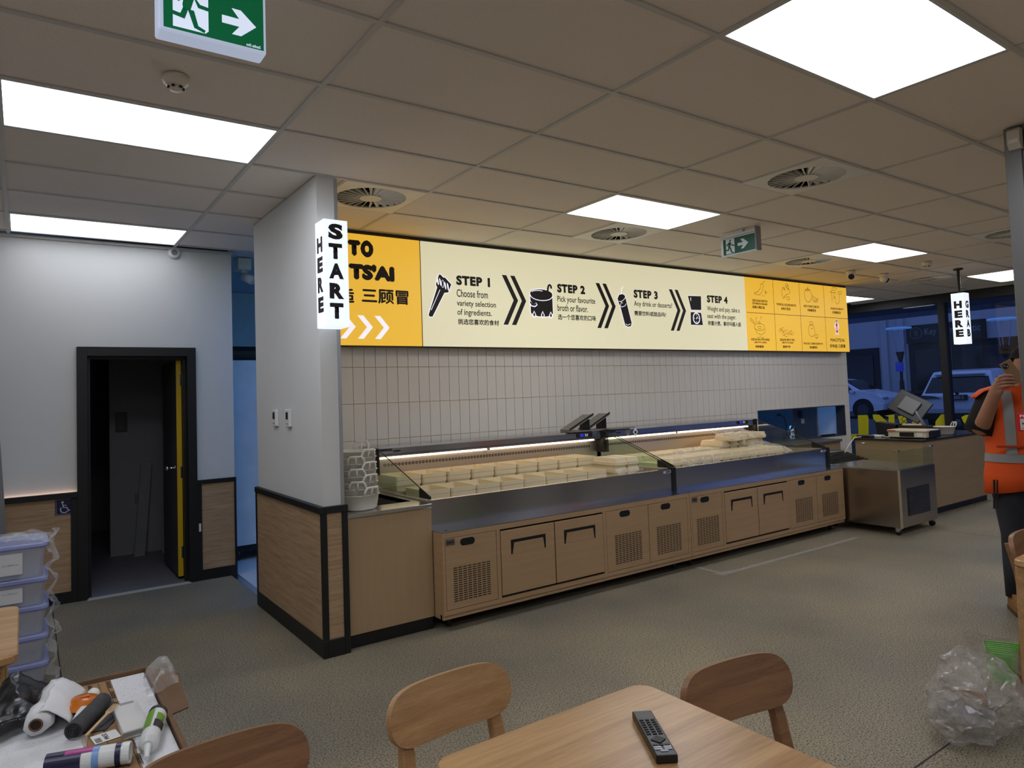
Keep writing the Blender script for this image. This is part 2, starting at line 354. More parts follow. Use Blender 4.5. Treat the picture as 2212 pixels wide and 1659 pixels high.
# tile wall with the serving hatch
HX0, HX1, HZ0, HZ1 = 6.63, 8.70, 0.79, 1.228
M_grout = plain('yellow_grout', (206, 166, 92), 0.9, var=0.05)
mb = MB(); mb.box((0.53, 2.508, 0), (HX0, 2.62, HC)); mb.box((HX1, 2.508, 0), (8.83, 2.62, HC)); mb.box((HX0, 2.508, 0), (HX1, 2.62, HZ0)); mb.box((HX0, 2.508, HZ1), (HX1, 2.62, HC))
wtile = mb.struct('wall_tile', M_grout, 'long wall of upright white tiles with yellow grout behind the counter', 'wall')
M_wtile = plain('glazed_white_tile', (232, 226, 214), 0.22, var=0.015, scale=2)
PX, PZ, G = 0.1030, 0.3060, 0.0036
zrows = [0.0, 0.285, 0.591, 0.897, 1.203, 1.509, 1.815, 2.02]
shared = {}
rest = MB(); nt_ = 0
for r in range(len(zrows) - 1):
    z0, z1 = zrows[r] + G / 2, zrows[r + 1] - G / 2
    c = 0; x = 0.535
    while x < 8.829:
        x0, x1 = x + G / 2, min(x + PX, 8.83) - G / 2
        x += PX; c += 1
        rects = [(x0, x1, z0, z1)]
        if x1 > HX0 and x0 < HX1 and z1 > HZ0 and z0 < HZ1:
            rects = [(x0, min(x1, HX0), z0, z1), (max(x0, HX1), x1, z0, z1), (max(x0, HX0), min(x1, HX1), z0, HZ0), (max(x0, HX0), min(x1, HX1), HZ1, z1)]
        for x0, x1, a, b in rects:
            if x1 - x0 < 0.008 or b - a < 0.008: continue
            vis = r >= 3 or (r == 2 and (x0 > HX1 or x0 > 7.9))
            if vis and nt_ < 300:
                k = (round(x1 - x0, 4), round(b - a, 4))
                if k not in shared: shared[k] = MB().box((0, 0, 0), (k[0], 0.008, k[1]), 0.0006).mesh('tile', M_wtile)
                o = bpy.data.objects.new('tile', shared[k]); COL.objects.link(o); o.parent = wtile; o.location = (x0, 2.5, a); nt_ += 1
            else: rest.box((x0, 2.5, a), (x1, 2.508, b))
rest.part('tile_rest', M_wtile, wtile, kind='stuff')
mb = MB(); mb.box((HX0, 2.497, HZ0), (HX1, 2.63, HZ0 + 0.012)); mb.box((HX0, 2.497, HZ1 - 0.012), (HX1, 2.63, HZ1)); mb.box((HX0, 2.497, HZ0 + .012), (HX0 + 0.012, 2.63, HZ1 - .012)); mb.box((HX1 - 0.012, 2.497, HZ0 + .012), (HX1, 2.63, HZ1 - .012))
mb.part('hatch_lining', plain('hatch_lining', (92, 92, 98), 0.4, 0.6), wtile, label='grey metal lining of the serving hatch')
# kitchen shell
M_kw = plain('kitchen_wall', (226, 230, 234), 0.6, var=0.02)
MB().box((0.38, 6.1, 0), (8.83, 6.2, HC)).struct('wall_kitchen', M_kw, 'pale rear wall of the kitchen', 'wall')
MB().box((8.75, 2.62, 0), (8.83, 6.1, HC)).struct('wall_kitchen_end', M_kw, 'pale end wall of the kitchen', 'wall')
MB().box((0.37, 3.84, 0), (0.49, 7.4, HC)).struct('wall_kitchen_side', M_kw, 'pale wall between kitchen and washroom', 'wall')
# washroom lobby seen through the open door
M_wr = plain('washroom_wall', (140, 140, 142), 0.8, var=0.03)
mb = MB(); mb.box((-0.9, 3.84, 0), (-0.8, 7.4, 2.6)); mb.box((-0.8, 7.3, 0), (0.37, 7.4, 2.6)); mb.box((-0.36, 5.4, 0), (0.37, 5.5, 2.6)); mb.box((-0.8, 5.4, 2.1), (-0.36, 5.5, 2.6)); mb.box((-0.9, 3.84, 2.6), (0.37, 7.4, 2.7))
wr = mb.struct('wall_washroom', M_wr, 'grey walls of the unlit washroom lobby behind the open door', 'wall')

# ceiling: tees and lay-in boards
TX0, TX1, TY0, TY1 = -3, 9, -10, 6
LIGHTS = [(-1, 1), (-1, 5), (1, -3), (2, 1), (5, 1), (8, 1), (8, 5), (4, -3), (-2, -3), (7, -3), (1, -7), (-2, -7), (4, -7)]
VENTS = [(0.9, 1.5), (3.3, 1.5), (3.3, -0.3), (6.3, 1.5), (9.3, 1.5), (6.9, -0.3)]
ceil_mb = MB(); ceil_mb.box((-3.72, -6.32, HC + 0.09), (11.3, 6.2, HC + 0.16))
ceiling = ceil_mb.struct('ceiling', plain('plenum', (60, 58, 56), 0.9), 'suspended ceiling of speckled boards in a white grid', 'ceiling')
tee = MB()
for i in range(TX0, TX1 + 2):
    x = min(1.2 * i, 11.28); tee.box((x - 0.012, -6.2, HC - 0.001), (x + 0.012, 3.68, HC + 0.006)); tee.box((x - 0.003, -6.2, HC + 0.006), (x + 0.003, 3.68, HC + 0.04))
for j in range(TY0, TY1 + 1):
    y = 0.6 * j; tee.box((-3.6, y - 0.012, HC - 0.0015), (11.3, y + 0.012, HC + 0.005)); tee.box((-3.6, y - 0.003, HC + 0.005), (11.3, y + 0.003, HC + 0.04))
for vx, vy in VENTS:
    x = vx - 0.3 if abs((vx - 0.3) / 1.2 - round((vx - 0.3) / 1.2)) > 0.1 else vx + 0.3
    tee.box((x - 0.012, vy - 0.3, HC - 0.001), (x + 0.012, vy + 0.3, HC + 0.006))
tee.part('tee_grid', M_grid, ceiling)
tee2 = MB(); tee2.box((-3.6, 3.68, HC - 0.02), (0.5, 3.72, HC)); tee2.part('wall_angle', M_grid, ceiling)
full = MB().box((0.004, 0.004, 0), (1.196, 0.596, 0.015)).mesh('ceiling_board', M_tile); half = MB().box((0.004, 0.004, 0), (0.596, 0.596, 0.015)).mesh('ceiling_board', M_tile)
edge = MB().box((0.004, 0.004, 0), (0.49, 0.596, 0.015)).mesh('ceiling_board', M_tile)
for i in range(TX0, TX1 + 1):
    for j in range(TY0, TY1):
        if (i, j) in LIGHTS: continue
        cx0, cy0 = 1.2 * i, 0.6 * j
        v = [q for q in VENTS if cx0 < q[0] < cx0 + 1.2 and cy0 < q[1] < cy0 + 0.6]
        if i == 9: me, ox = edge, cx0
        elif v: me, ox = half, (cx0 + 0.6 if v[0][0] < cx0 + 0.6 else cx0)
        else: me, ox = full, cx0
        o = bpy.data.objects.new('ceiling_board', me); COL.objects.link(o); o.parent = ceiling; o.location = (ox, cy0, HC + 0.006)
# kitchen lid and passage beyond the grid
MB().box((0.5, 3.6, HC + 0.01), (8.83, 6.2, HC + 0.05)).struct('ceiling_kitchen', plain('kitchen_ceiling', (200, 208, 218), 0.8), 'plain kitchen ceiling', 'ceiling')

# wainscot on the door wall ------------------------------------------------
def wains(name, label, items):
    r = None
    for nm, a, b, mt, bev in items:
        if r is None:
            r = MB().box(a, b, bev).struct(name, mt, label, 'trim')
        else: MB().box(a, b, bev).part(nm, mt, r)
    return r
YB = 3.72
wains('trim_4', 'oak wainscot panel with black rails between door frame and passage', [
    ('panel', (0.2, YB - 0.018, 0.09), (0.478, YB, 0.845), M_lamh, 0), ('top_rail', (0.165, YB - 0.035, 0.845), (0.495, YB, 0.88), M_black, 0.002),
    ('stile', (0.478, YB - 0.03, 0.0), (0.495, YB + 0.1, 0.845), M_black, 0), ('skirting', (0.165, YB - 0.03, 0.0), (0.478, YB, 0.09), M_black, 0), ('stile', (0.165, YB - 0.03, 0.09), (0.2, YB, 0.845), M_black, 0)])
wains('trim_5', 'oak wainscot panel with black rails and lit top beside the boxes', [
    ('panel', (-3.6, YB - 0.018, 0.09), (-0.79, YB, 0.835), M_lamh, 0), ('top_rail', (-3.6, YB - 0.06, 0.835), (-0.745, YB - 0.022, 0.88), M_black, 0.002),
    ('skirting', (-3.6, YB - 0.03, 0.0), (-0.745, YB, 0.09), M_black, 0), ('stile', (-0.79, YB - 0.03, 0.09), (-0.745, YB, 0.835), M_black, 0),
    ('led_strip', (-3.6, YB - 0.02, 0.845), (-0.75, YB - 0.008, 0.862), emit('wainscot_led', (255, 214, 190), 5.0), 0)])
# door frame and leaf
mb = MB(); mb.box((-0.745, YB - 0.035, 0), (-0.67, YB + 0.14, 2.06), 0.002); mb.box((0.092, YB - 0.035, 0), (0.165, YB + 0.14, 2.06), 0.002); mb.box((-0.67, YB - 0.035, 1.985), (0.092, YB + 0.14, 2.06))
mb.box((-0.67, YB + 0.05, 0), (-0.645, YB + 0.14, 1.985)); mb.box((0.07, YB + 0.05, 0), (0.092, YB + 0.1, 1.985)); mb.box((-0.645, YB + 0.05, 1.96), (0.07, YB + 0.14, 1.985))
fr = mb.struct('door_1', M_black, 'black timber frame of the open washroom door', 'door')
leaf_y0 = YB + 0.145
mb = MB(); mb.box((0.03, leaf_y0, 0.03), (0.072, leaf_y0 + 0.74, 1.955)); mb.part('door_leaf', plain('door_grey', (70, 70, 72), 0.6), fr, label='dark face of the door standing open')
MB().box((0.03, leaf_y0 - 0.004, 0.03), (0.072, leaf_y0, 1.955)).part('door_edge', plain('yellow_edge', (214, 176, 14), 0.5, var=0.03), fr, label='bright yellow edge of the open door')
for z in (1.78, 0.95, 0.24):
    h = MB().box((0.056, leaf_y0 - 0.008, z - 0.05), (0.09, leaf_y0 - 0.004, z + 0.05)).cyl((0.085, leaf_y0 - 0.012, z - 0.05), (0.085, leaf_y0 - 0.012, z + 0.05), 0.006).part('hinge', M_steel, fr)
h = MB().cyl((0.03, leaf_y0 + 0.1, 0.985), (-0.02, leaf_y0 + 0.1, 0.985), 0.011).cyl((-0.02, leaf_y0 + 0.1, 0.985), (-0.05, leaf_y0 + 0.1, 0.985), 0.024, 0.02, 18).cyl((0.03, leaf_y0 + 0.1, 0.985), (0.024, leaf_y0 + 0.1, 0.985), 0.03, 0.03, 18).part('door_knob', M_steel, fr, smooth=True)
# column wainscot -----------------------------------------------------------
c = wains('trim_6', 'oak wainscot with black corner rails around the white wall stub', [
    ('panel', (0.38, 1.205, 0.105), (0.40, 2.585, 0.86), M_lamh, 0), ('panel', (0.412, 1.188, 0.105), (0.508, 1.205, 0.86), M_lamh, 0),
    ('top_rail', (0.365, 1.172, 0.86), (0.40, 2.6, 0.9), M_black, 0.002), ('top_rail', (0.40, 1.172, 0.86), (0.545, 1.205, 0.9), M_black, 0.002),
    ('corner_post', (0.376, 1.18, 0.105), (0.412, 1.205, 0.86), M_black, 0.002), ('corner_post', (0.508, 1.178, 0.0), (0.545, 1.205, 0.86), M_black, 0.002),
    ('corner_post', (0.376, 2.585, 0.0), (0.41, 2.62, 0.9), M_black, 0.002),
    ('skirting', (0.372, 1.176, 0.0), (0.40, 2.585, 0.105), M_black, 0.002), ('skirting', (0.40, 1.176, 0.0), (0.508, 1.205, 0.105), M_black, 0.002)])
# window front on the street side ------------------------------------------
WX = 11.3
M_frame = plain('bronze_frame', (40, 38, 36), 0.5, 0.3, var=0.05)
mb = MB(); mb.box((WX, -6.2, 2.80), (WX + 0.12, 6.2, HC + 0.16)); mb.box((WX, -6.2, 0), (WX + 0.12, 6.2, 0.06))
for y in (-6.1, -3.6, -0.9, 2.22, 4.3, 6.1): mb.box((WX - 0.02, y - 0.05, 0.06), (WX + 0.12, y + 0.05, 2.80))
win = mb.struct('window_1', M_frame, 'dark framed shop window facing the blue dusk street', 'window')
M_shop = glass('shop_glass', (205, 215, 225), 0.015)
ys = (-6.1, -3.6, -0.9, 2.22, 4.3, 6.1)
for a, b in zip(ys[:-1], ys[1:]): MB().box((WX + 0.045, a + 0.05, 0.06), (WX + 0.055, b - 0.05, 2.80)).part('pane', M_shop, win)
MB().box((WX, 6.2, 0), (WX - 2.5, 6.32, HC)).struct('wall_right', M_white, 'white wall at the end of the window front', 'wall')
# yellow lettering stuck on the glass, read from the street (mirrored inside)
M_decal = plain('yellow_decal', (196, 190, 6), 0.6, var=0.03)
def decal(pts):
    o = (WX + 0.044, 0, 0.0)
    vs = [Vector((o[0], -a, b)) for a, b in pts]
    MB().faces(vs, [list(range(len(vs)))]).part('decal_letter', M_decal, win)
# outlines as they stand on the glass: (−y, z)
def jit(pts, s=0.01): return [(a + random.uniform(-s, s), b + random.uniform(-s, s)) for a, b in pts]
decal(jit([(-3.72, .96), (-3.55, .965), (-3.53, .9), (-3.545, .55), (-3.72, .53), (-3.9, .5), (-3.9, .6), (-3.72, .62)]))
decal(jit([(-3.46, .955), (-3.34, .965), (-3.2, .83), (-3.19, .93), (-3.24, .955), (-3.08, .965), (-3.08, .75), (-3.1, .5), (-3.22, .5), (-3.42, .46), (-3.28, .72), (-3.44, .88)]))
decal(jit([(-3.03, .94), (-2.9, .96), (-2.88, .72), (-2.9, .5), (-3.03, .5), (-3.0, .8)]))
decal(jit([(-2.84, .6), (-2.78, .9), (-2.66, .97), (-2.64, .6), (-2.66, .45), (-2.8, .45)]))
decal(jit([(-2.48, .55), (-2.44, .85), (-2.34, .97), (-2.2, .97), (-2.12, .6), (-2.1, .45), (-2.46, .45)]))
decal(jit([(-2.04, .93), (-1.98, .97), (-1.78, .98), (-1.77, .6), (-1.7, .5), (-2.03, .53), (-2.0, .6), (-1.86, .64), (-1.82, .74), (-1.9, .72), (-1.99, .8), (-2.02, .86)]))
# steel clad post --------------------------------------------------------------
M_post = steel('post_cladding', (128, 128, 126), 0.4, (200, 200, 2))
mb = MB(); mb.box((3.5, -1.46, 0), (3.72, -1.378, HC), 0.003); mb.box((3.515, -1.473, 0), (3.7, -1.46, HC)); mb.box((3.5, -2.0, 0), (3.72, -1.473, HC), 0.003)
mb.struct('wall_post', M_post, 'steel clad post with a dark groove holding the fire call point', 'wall')
# ================================================================ ceiling fixtures
M_rim = plain('light_rim', (214, 214, 212), 0.4)
def ceiling_light(i, j, label):
    x, y = 1.2 * i + 0.6, 0.6 * j + 0.3
    t = thing('ceiling_light', label, 'ceiling light', (x, y, HC), group='flat ceiling light panels')
    f = MB(); z = -0.002
    for a, b in (((-0.594, -0.294), (0.594, -0.28)), ((-0.594, 0.28), (0.594, 0.294)), ((-0.594, -0.28), (-0.58, 0.28)), ((0.58, -0.28), (0.594, 0.28))): f.box((a[0], a[1], z), (b[0], b[1], 0.03))
    f.part('frame', M_rim, t); MB().box((-0.58, -0.28, 0.006), (0.58, 0.28, 0.016)).part('diffuser', M_paneld if (i, j) == (-1, 5) else M_panel, t)
LL = {(-1, 1): 'flat white light panel beside the smoke detector and exit sign', (-1, 5): 'flat white light panel above the washroom door wall', (1, -3): 'large flat light panel above the wooden dining table',
      (2, 1): 'flat light panel beside the round vent above the step sign', (5, 1): 'flat light panel next to the two dome cameras', (8, 1): 'flat light panel beyond the hanging pick-up sign', (8, 5): 'flat light panel behind the tiled wall by the window'}
for i, j in LIGHTS: ceiling_light(i, j, LL.get((i, j), 'flat light panel over the rear seating area'))
# kitchen strip lamp (cold blue-white)
t = thing('kitchen_lamp', 'cold blue-white strip lamp on the kitchen ceiling', 'ceiling light', (4.5, 2.83, HC - 0.04))
MB().box((-3.5, -0.16, -0.07), (3.5, 0.16, 0.008)).part('housing', M_rim, t); MB().box((-3.45, -0.14, -0.085), (3.45, 0.14, -0.07)).part('diffuser', emit('kitchen_tube', (60, 130, 255), 8.0, linear=(0.08, 0.34, 1.0, 1)), t)
# swirl diffusers
M_ventw = plain('vent_white', (240, 238, 230), 0.45, var=0.02); M_dark = plain('dark_void', (6, 6, 6), 0.9)
v0 = thing('swirl_vent', 'round swirl air vent in a square white plate against the yellow sign', 'vent', (0, 0, 0), group='round swirl air vents')
pl = MB(); R0, S0 = 0.247, 0.296
vs = []; fs = []; n = 48
for k in range(n):
    a = 2 * PI * k / n; c_, s_ = math.cos(a), math.sin(a); q = S0 / max(abs(c_), abs(s_))
    vs += [(R0 * c_, R0 * s_, -0.004), (q * c_, q * s_, -0.004), (R0 * c_, R0 * s_, 0.006), (q * c_, q * s_, 0.006)]
for k in range(n):
    b = (k + 1) % n; fs += [[4 * k, 4 * k + 1, 4 * b + 1, 4 * b], [4 * k + 2, 4 * b + 2, 4 * b + 3, 4 * k + 3], [4 * k, 4 * b, 4 * b + 2, 4 * k + 2], [4 * k + 1, 4 * k + 3, 4 * b + 3, 4 * b + 1]]
pl.faces(vs, fs).part('plate', M_ventw, v0)
MB().cyl((0, 0, 0.05), (0, 0, 0.056), R0 + 0.03, seg=40).part('void', M_dark, v0)
MB().cyl((0, 0, -0.006), (0, 0, 0.02), 0.075, 0.068, 28).part('hub', M_ventw, v0)
for k in range(26):
    a = 2 * PI * k / 26; b = a + 0.1
    d = Vector((math.cos(a), math.sin(a), 0)); tq = Vector((-math.sin(a), math.cos(a), 0))
    A = [d * 0.07 + ZA * -0.002, d * (R0 + .001) + ZA * -0.002, d * (R0 + .001) - tq * 0.026 + ZA * 0.028, d * 0.07 - tq * 0.008 + ZA * 0.028]
    if k == 0: blade = MB().faces(A, [[0, 1, 2, 3]]).solid(0.0035).mesh('blade', M_ventw)
    o = bpy.data.objects.new('blade', blade); COL.objects.link(o); o.parent = v0; o.rotation_euler = (0, 0, a)
VL = ['round swirl air vent in a square white plate above the yellow sign end', 'round swirl air vent touching the light panel over the steps sign', 'round swirl air vent alone among boards between light panel and post',
      'round swirl air vent tinted yellow above the eight-square menu', 'round swirl air vent beside the hanging pick-up sign pole', 'round swirl air vent cut off by the steel post']
for (x, y), lb in list(zip(VENTS, VL))[1:]: copy_thing(v0, (x, y, HC), 0, lb)
v0.location = (VENTS[0][0], VENTS[0][1], HC); v0['label'] = VL[0]
# smoke detectors
M_det = plain('detector_cream', (226, 216, 198), 0.4)
def detector(x, y, lb):
    t = thing('smoke_detector', lb, 'smoke detector', (x, y, HC), group='smoke detectors')
    MB().lathe([(0, 0), (0.052, 0), (0.054, -0.012), (0.05, -0.03), (0.03, -0.045), (0, -0.046)], seg=24).part('body', M_det, t, smooth=True)
    MB().lathe([(0.024, -0.045), (0.026, -0.06), (0.0, -0.062)], seg=18).part('sensor_cap', M_det, t, smooth=True)
    for k in range(6):
        a = k * PI / 3; MB().box((0.026, -0.006, -0.054), (0.034, 0.006, -0.046)).mv(Rz(a)).part('slot', M_blackplastic, t)
detector(-0.565, 0.235, 'cream smoke detector close to the running-man exit sign'); detector(7.8, 0.9, 'small cream smoke detector near the hanging pick-up sign')
# dome cameras
M_cam = plain('camera_white', (225, 222, 214), 0.35)
def dome(x, y, yaw, lb):
    t = thing('dome_camera', lb, 'camera', (x, y, HC), yaw, group='white dome cameras')
    MB().lathe([(0, 0), (0.055, 0), (0.057, -0.02), (0.05, -0.035), (0, -0.035)], seg=24).part('base', M_cam, t, smooth=True)
    b = MB(); bmesh.ops.create_uvsphere(b.bm, u_segments=20, v_segments=12, radius=0.05, matrix=Matrix.Translation((0, 0, -0.06))); b.part('ball', M_cam, t, smooth=True)
    d = Vector((0, -1, -0.45)).normalized(); MB().cyl(Vector((0, 0, -0.06)) + d * 0.035, Vector((0, 0, -0.06)) + d * 0.056, 0.036, 0.033, 22).part('lens', M_blackplastic, t)
dome(7.5, 1.66, math.radians(-55), 'white dome camera with black lens turned to the room, above the menu squares'); dome(8.2, 1.6, math.radians(60), 'white dome camera turned away beside the other dome camera')
# siren on the door wall and camera in the passage
t = thing('wall_siren', 'small round white siren under the ceiling beside the light panel', 'alarm', (0.0, 3.69, 2.905))
MB().lathe([(0, 0), (0.05, 0), (0.052, 0.02), (0.04, 0.035), (0.0, 0.036)], seg=26).mv(Matrix.Rotation(PI / 2, 4, 'X') @ Matrix.Translation((0, 0, -0.03))).part('body', M_whiteplastic, t, smooth=True)
MB().lathe([(0.0, 0.008), (0.026, 0.008), (0.026, 0.0), (0.023, 0.0), (0.023, 0.006)], seg=26).mv(Matrix.Rotation(PI / 2, 4, 'X')).part('ring', plain('grey_ring', (120, 120, 124), 0.4), t)
t = thing('bullet_camera', 'white camera on a bracket high in the blue passage', 'camera', (0.66, 3.95, 2.84))
MB().cyl((0, 0, -0.06), (0.05, -0.1, -0.11), 0.04, 0.045, 16).part('body', M_cam, t, smooth=True); MB().cyl((0, 0, 0.0), (0, 0, -0.06), 0.02, 0.02, 12).part('bracket', M_cam, t); MB().box((-0.06, -0.05, 0), (0.06, 0.12, 0.11)).part('mount_plate', M_cam, t)
# ---------------------------------------------------------------- exit signs
M_green = emit('exit_green', (0, 100, 60), 0.55); M_exitw = emit('exit_white', (215, 225, 245), 0.85); M_case = plain('exit_case', (214, 218, 226), 0.35)
def man(t, o, u, v, n, s, mw, mg):
    """running figure leaving through a doorway, in a square s x s at o"""
    P = lambda pts: [(a * s, b * s) for a, b in pts]
    flat(P([(.22, .0), (.22, 1), (.9, 1), (.9, .06), (.84, 0)]), o, u, v, n, 0.001).part('doorway', mw, t, world=True, normals=False)
    mb = MB(); k = 0.002
    def add(pts):
        b = flat(P(pts), o, u, v, n, k); me = b.mesh('x', None, normals=False); mb.bm.from_mesh(me); bpy.data.meshes.remove(me)
    add([(.58 + .07 * math.cos(i * PI / 6), .88 + .07 * math.sin(i * PI / 6)) for i in range(12)])
    add([(.45, .78), (.58, .80), (.64, .72), (.55, .40), (.42, .38), (.40, .5)])
    add([(.5, .42), (.62, .42), (.70, .12), (.84, .06), (.82, .0), (.62, .06)])
    add([(.42, .46), (.5, .38), (.44, .2), (.2, .24), (.08, .16), (.04, .24), (.16, .33), (.36, .30)])
    add([(.58, .78), (.63, .72), (.74, .58), (.92, .56), (.92, .48), (.70, .50)])
    add([(.46, .79), (.42, .72), (.3, .68), (.26, .56), (.34, .54), (.38, .62), (.5, .66)])
    mb.part('running_man', mg, t, world=True, normals=False)
def arrow(t, o, u, v, n, s, mw):
    P = [(.0, .38), (.0, .62), (.5, .62), (.28, .9), (.55, .9), (1.0, .5), (.55, .1), (.28, .1), (.5, .38)]
    flat([(a * s, b * s) for a, b in P], o, u, v, n, 0.001).part('arrow', mw, t, world=True, normals=False)
t = thing('exit_sign', 'green running-man exit sign in a deep white light box by the smoke detector', 'exit sign', (-0.635, -0.765, 2.615))
MB().box((-0.152, -0.035, 0.0), (0.151, 0.035, 0.19), 0.005).part('case', emit('case_glow', (206, 218, 245), 0.5), t)
MB().box((-0.139, -0.0375, 0.010), (0.142, -0.035, 0.18)).part('green_panel', M_green, t)
FXU = (XA, ZA, -YA)
man(t, (-0.781, -0.8025, 2.632), *FXU, 0.142, M_exitw, M_green); arrow(t, (-0.615, -0.8025, 2.642), *FXU, 0.1, M_exitw)
text('m42 etilnatS', (-0.545, -0.8025, 2.627), *FXU, 0.042, 0.009, 'small_print', M_exitw, t)
MB().cyl((-0.1, 0, 0.19), (-0.1, 0, HC - 2.615), 0.006).part('hanging_rod', M_case, t); MB().cyl((0.1, 0, 0.19), (0.1, 0, HC - 2.615), 0.006).part('hanging_rod', M_case, t)
t = thing('exit_sign', 'green running-man exit sign hung over the counter before the menu squares', 'exit sign', (4.22, 0.91, 2.735))
MB().box((-0.02, -0.19, 0), (0.025, 0.19, 0.17), 0.008).part('case', M_case, t); MB().box((-0.0225, -0.175, 0.012), (-0.02, 0.16, 0.155)).part('green_panel', plain('exit_green_dull', (24, 84, 66), 0.35), t)
MB().box((-0.03, -0.195, 0.17), (0.035, 0.195, 0.19), 0.004).part('top_rail', M_case, t); MB().box((-0.02, -0.05, 0.19), (0.02, 0.05, HC - 2.735)).part('mount', M_case, t)
MB().box((-0.045, -0.2, 0.0), (0.035, -0.185, 0.215), 0.006).part('end_cap', plain('exit_end', (150, 150, 152), 0.4), t)
FXV = (-YA, ZA, -XA); mwd = plain('exit_white_dull', (205, 215, 225), 0.4)
man(t, (4.1975, 1.07, 2.752), *FXV, 0.135, mwd, MATS['exit_green_dull']); arrow(t, (4.1975, 0.915, 2.765), *FXV, 0.11, mwd)

# ================================================================ big light box sign on the tiled wall
YS = 2.385
M_cream = emit('sign_cream', (226, 219, 184), 0.74); M_yel = emit('sign_yellow', (240, 188, 60), 0.76)
M_signw = emit('sign_white', (245, 240, 250), 0.86); M_brown = plain('brown_print', (112, 70, 20), 0.7)
ls = thing('menu_light_box', 'long light box sign with four ordering steps between yellow end panels', 'sign', (4.6, 2.44, 1.982))
MB().box((0.535, YS + 0.012, 1.982), (8.72, 2.478, 2.946)).part('case', plain('sign_case', (34, 30, 26), 0.5), ls, world=True)
ZB, ZT = 1.99, 2.916
def face(x0, x1, nm, mt, lb): return MB().box((x0, YS, ZB), (x1, YS + 0.012, ZT)).part(nm, mt, ls, world=True, label=lb)
py_ = face(0.535, 1.752, 'welcome_panel', M_yel, 'yellow panel with brush lettering and white chevrons'); pc_ = face(1.766, 6.336, 'steps_panel', M_cream, 'cream panel with the four steps'); pm_ = face(6.35, 8.715, 'menu_panel', M_yel, 'yellow panel divided into eight menu squares')
FS = (XA, ZA, -YA)
def st(s, x0, x1, z0, z1, par, bold=0.02, mt=M_ink, rough=0.0, nm='lettering', sp=1.0, heavy=0.0): return text(s, (x0, YS, z0), *FS, x1 - x0, z1 - z0, nm, mt, par, bold, rough, sp, heavy=heavy)
def sp(pts, mt, par, nm, lift=0.001): return flat(pts, (0, YS, 0), *FS, lift).part(nm, mt, par, world=True, normals=False)
# yellow welcome panel (its left part runs on behind the white wall stub)
st('WELCOME', 0.56, 1.0, 2.738, 2.858, py_, 0.03, rough=0.012, heavy=0.008); st('T', 1.097, 1.19, 2.74, 2.852, py_, 0.03, rough=0.014, heavy=0.010); st('O', 1.208, 1.305, 2.735, 2.86, py_, 0.03, rough=0.014, heavy=0.010); st('MAO', 0.76, 1.075, 2.543, 2.66, py_, 0.03, rough=0.012, heavy=0.008); st("TS'AI", 1.1, 1.495, 2.543, 2.66, py_, 0.03, rough=0.014, heavy=0.009); st('好味逅', 0.70, 1.131, 2.34, 2.45, py_, 0.0, heavy=0.004); st('三顾冒', 1.203, 1.627, 2.346, 2.462, py_, 0.0, heavy=0.004)
def chev(x, z0, z1, wd, th, mt, par):
    zm = (z0 + z1) / 2; sp([(x, z1), (x + th, z1), (x + wd, zm), (x + th, z0), (x, z0), (x + wd - th, zm)], mt, par, 'chevron')
for x in (0.69, 0.853, 1.005, 1.157, 1.309): chev(x, 2.045, 2.238, 0.135, 0.052, M_signw, py_)
# steps
for x in (2.623, 2.72, 3.816, 3.912, 4.937, 5.033): chev(x, 2.204, 2.676, 0.18, 0.052, M_ink, pc_)
for s, x0, x1, z0, z1, kw in (('STEP 1', 2.12, 2.482, 2.552, 2.634, 0), ('Choose from', 2.118, 2.455, 2.442, 2.51, 1), ('variety selection', 2.117, 2.542, 2.345, 2.412, 1), ('of ingredients.', 2.119, 2.492, 2.262, 2.332, 1), ('挑选您喜欢的食材', 2.123, 2.57, 2.192, 2.242, 2),
        ('STEP 2', 3.297, 3.662, 2.55, 2.632, 0), ('Pick your favourite', 3.292, 3.799, 2.436, 2.514, 1), ('broth or flavor.', 3.29, 3.693, 2.362, 2.428, 1), ('选一个您喜欢的口味', 3.29, 3.8, 2.275, 2.329, 2),
        ('STEP 3', 4.373, 4.745, 2.552, 2.637, 0), ('Any drink or desserts?', 4.37, 4.979, 2.444, 2.516, 1), ('需要饮料或甜品吗?', 4.37, 4.869, 2.356, 2.406, 2),
        ('STEP 4', 5.598, 5.979, 2.56, 2.642, 0), ('Weight and pay, take a', 5.591, 6.209, 2.44, 2.513, 1), ('seat with the pager.', 5.588, 6.131, 2.354, 2.423, 1), ('称重计费，拿好叫器入座', 5.594, 6.22, 2.282, 2.338, 2)):
    st(s, x0, x1, z0, z1, pc_, (0.03, 0.0, 0.0)[kw], rough=(0.012, 0.004, 0.0)[kw], sp=(1.12, 1.0, 1.0)[kw], heavy=(0.0035, 0.0009, 0.0014)[kw])
# icons: tongs, pot, cup, scale (white rim behind black shape)
def icon(pts, grow, nm):
    cx_, cz_ = sum(p[0] for p in pts) / len(pts), sum(p[1] for p in pts) / len(pts); out = []
    k = len(pts)
    for i in range(k):
        t = Vector((pts[(i + 1) % k][0] - pts[i - 1][0], pts[(i + 1) % k][1] - pts[i - 1][1])); t.normalize(); q = Vector((t.y, -t.x))
        if q.dot(Vector((pts[i][0] - cx_, pts[i][1] - cz_))) < 0: q = -q
        out.append((pts[i][0] + q.x * grow, pts[i][1] + q.y * grow))
    sp(out, M_signw, pc_, nm + '_halo', 0.0006); sp(pts, M_ink, pc_, nm, 0.001)
def wl(pts, wd, lift=0.0016, mt=M_signw, par=None, nm='white_line', closed=False):
    stroke(MB(), pts, wd, (0, YS, 0), *FS, lift, closed).part(nm, mt, par or pc_, world=True, normals=False)
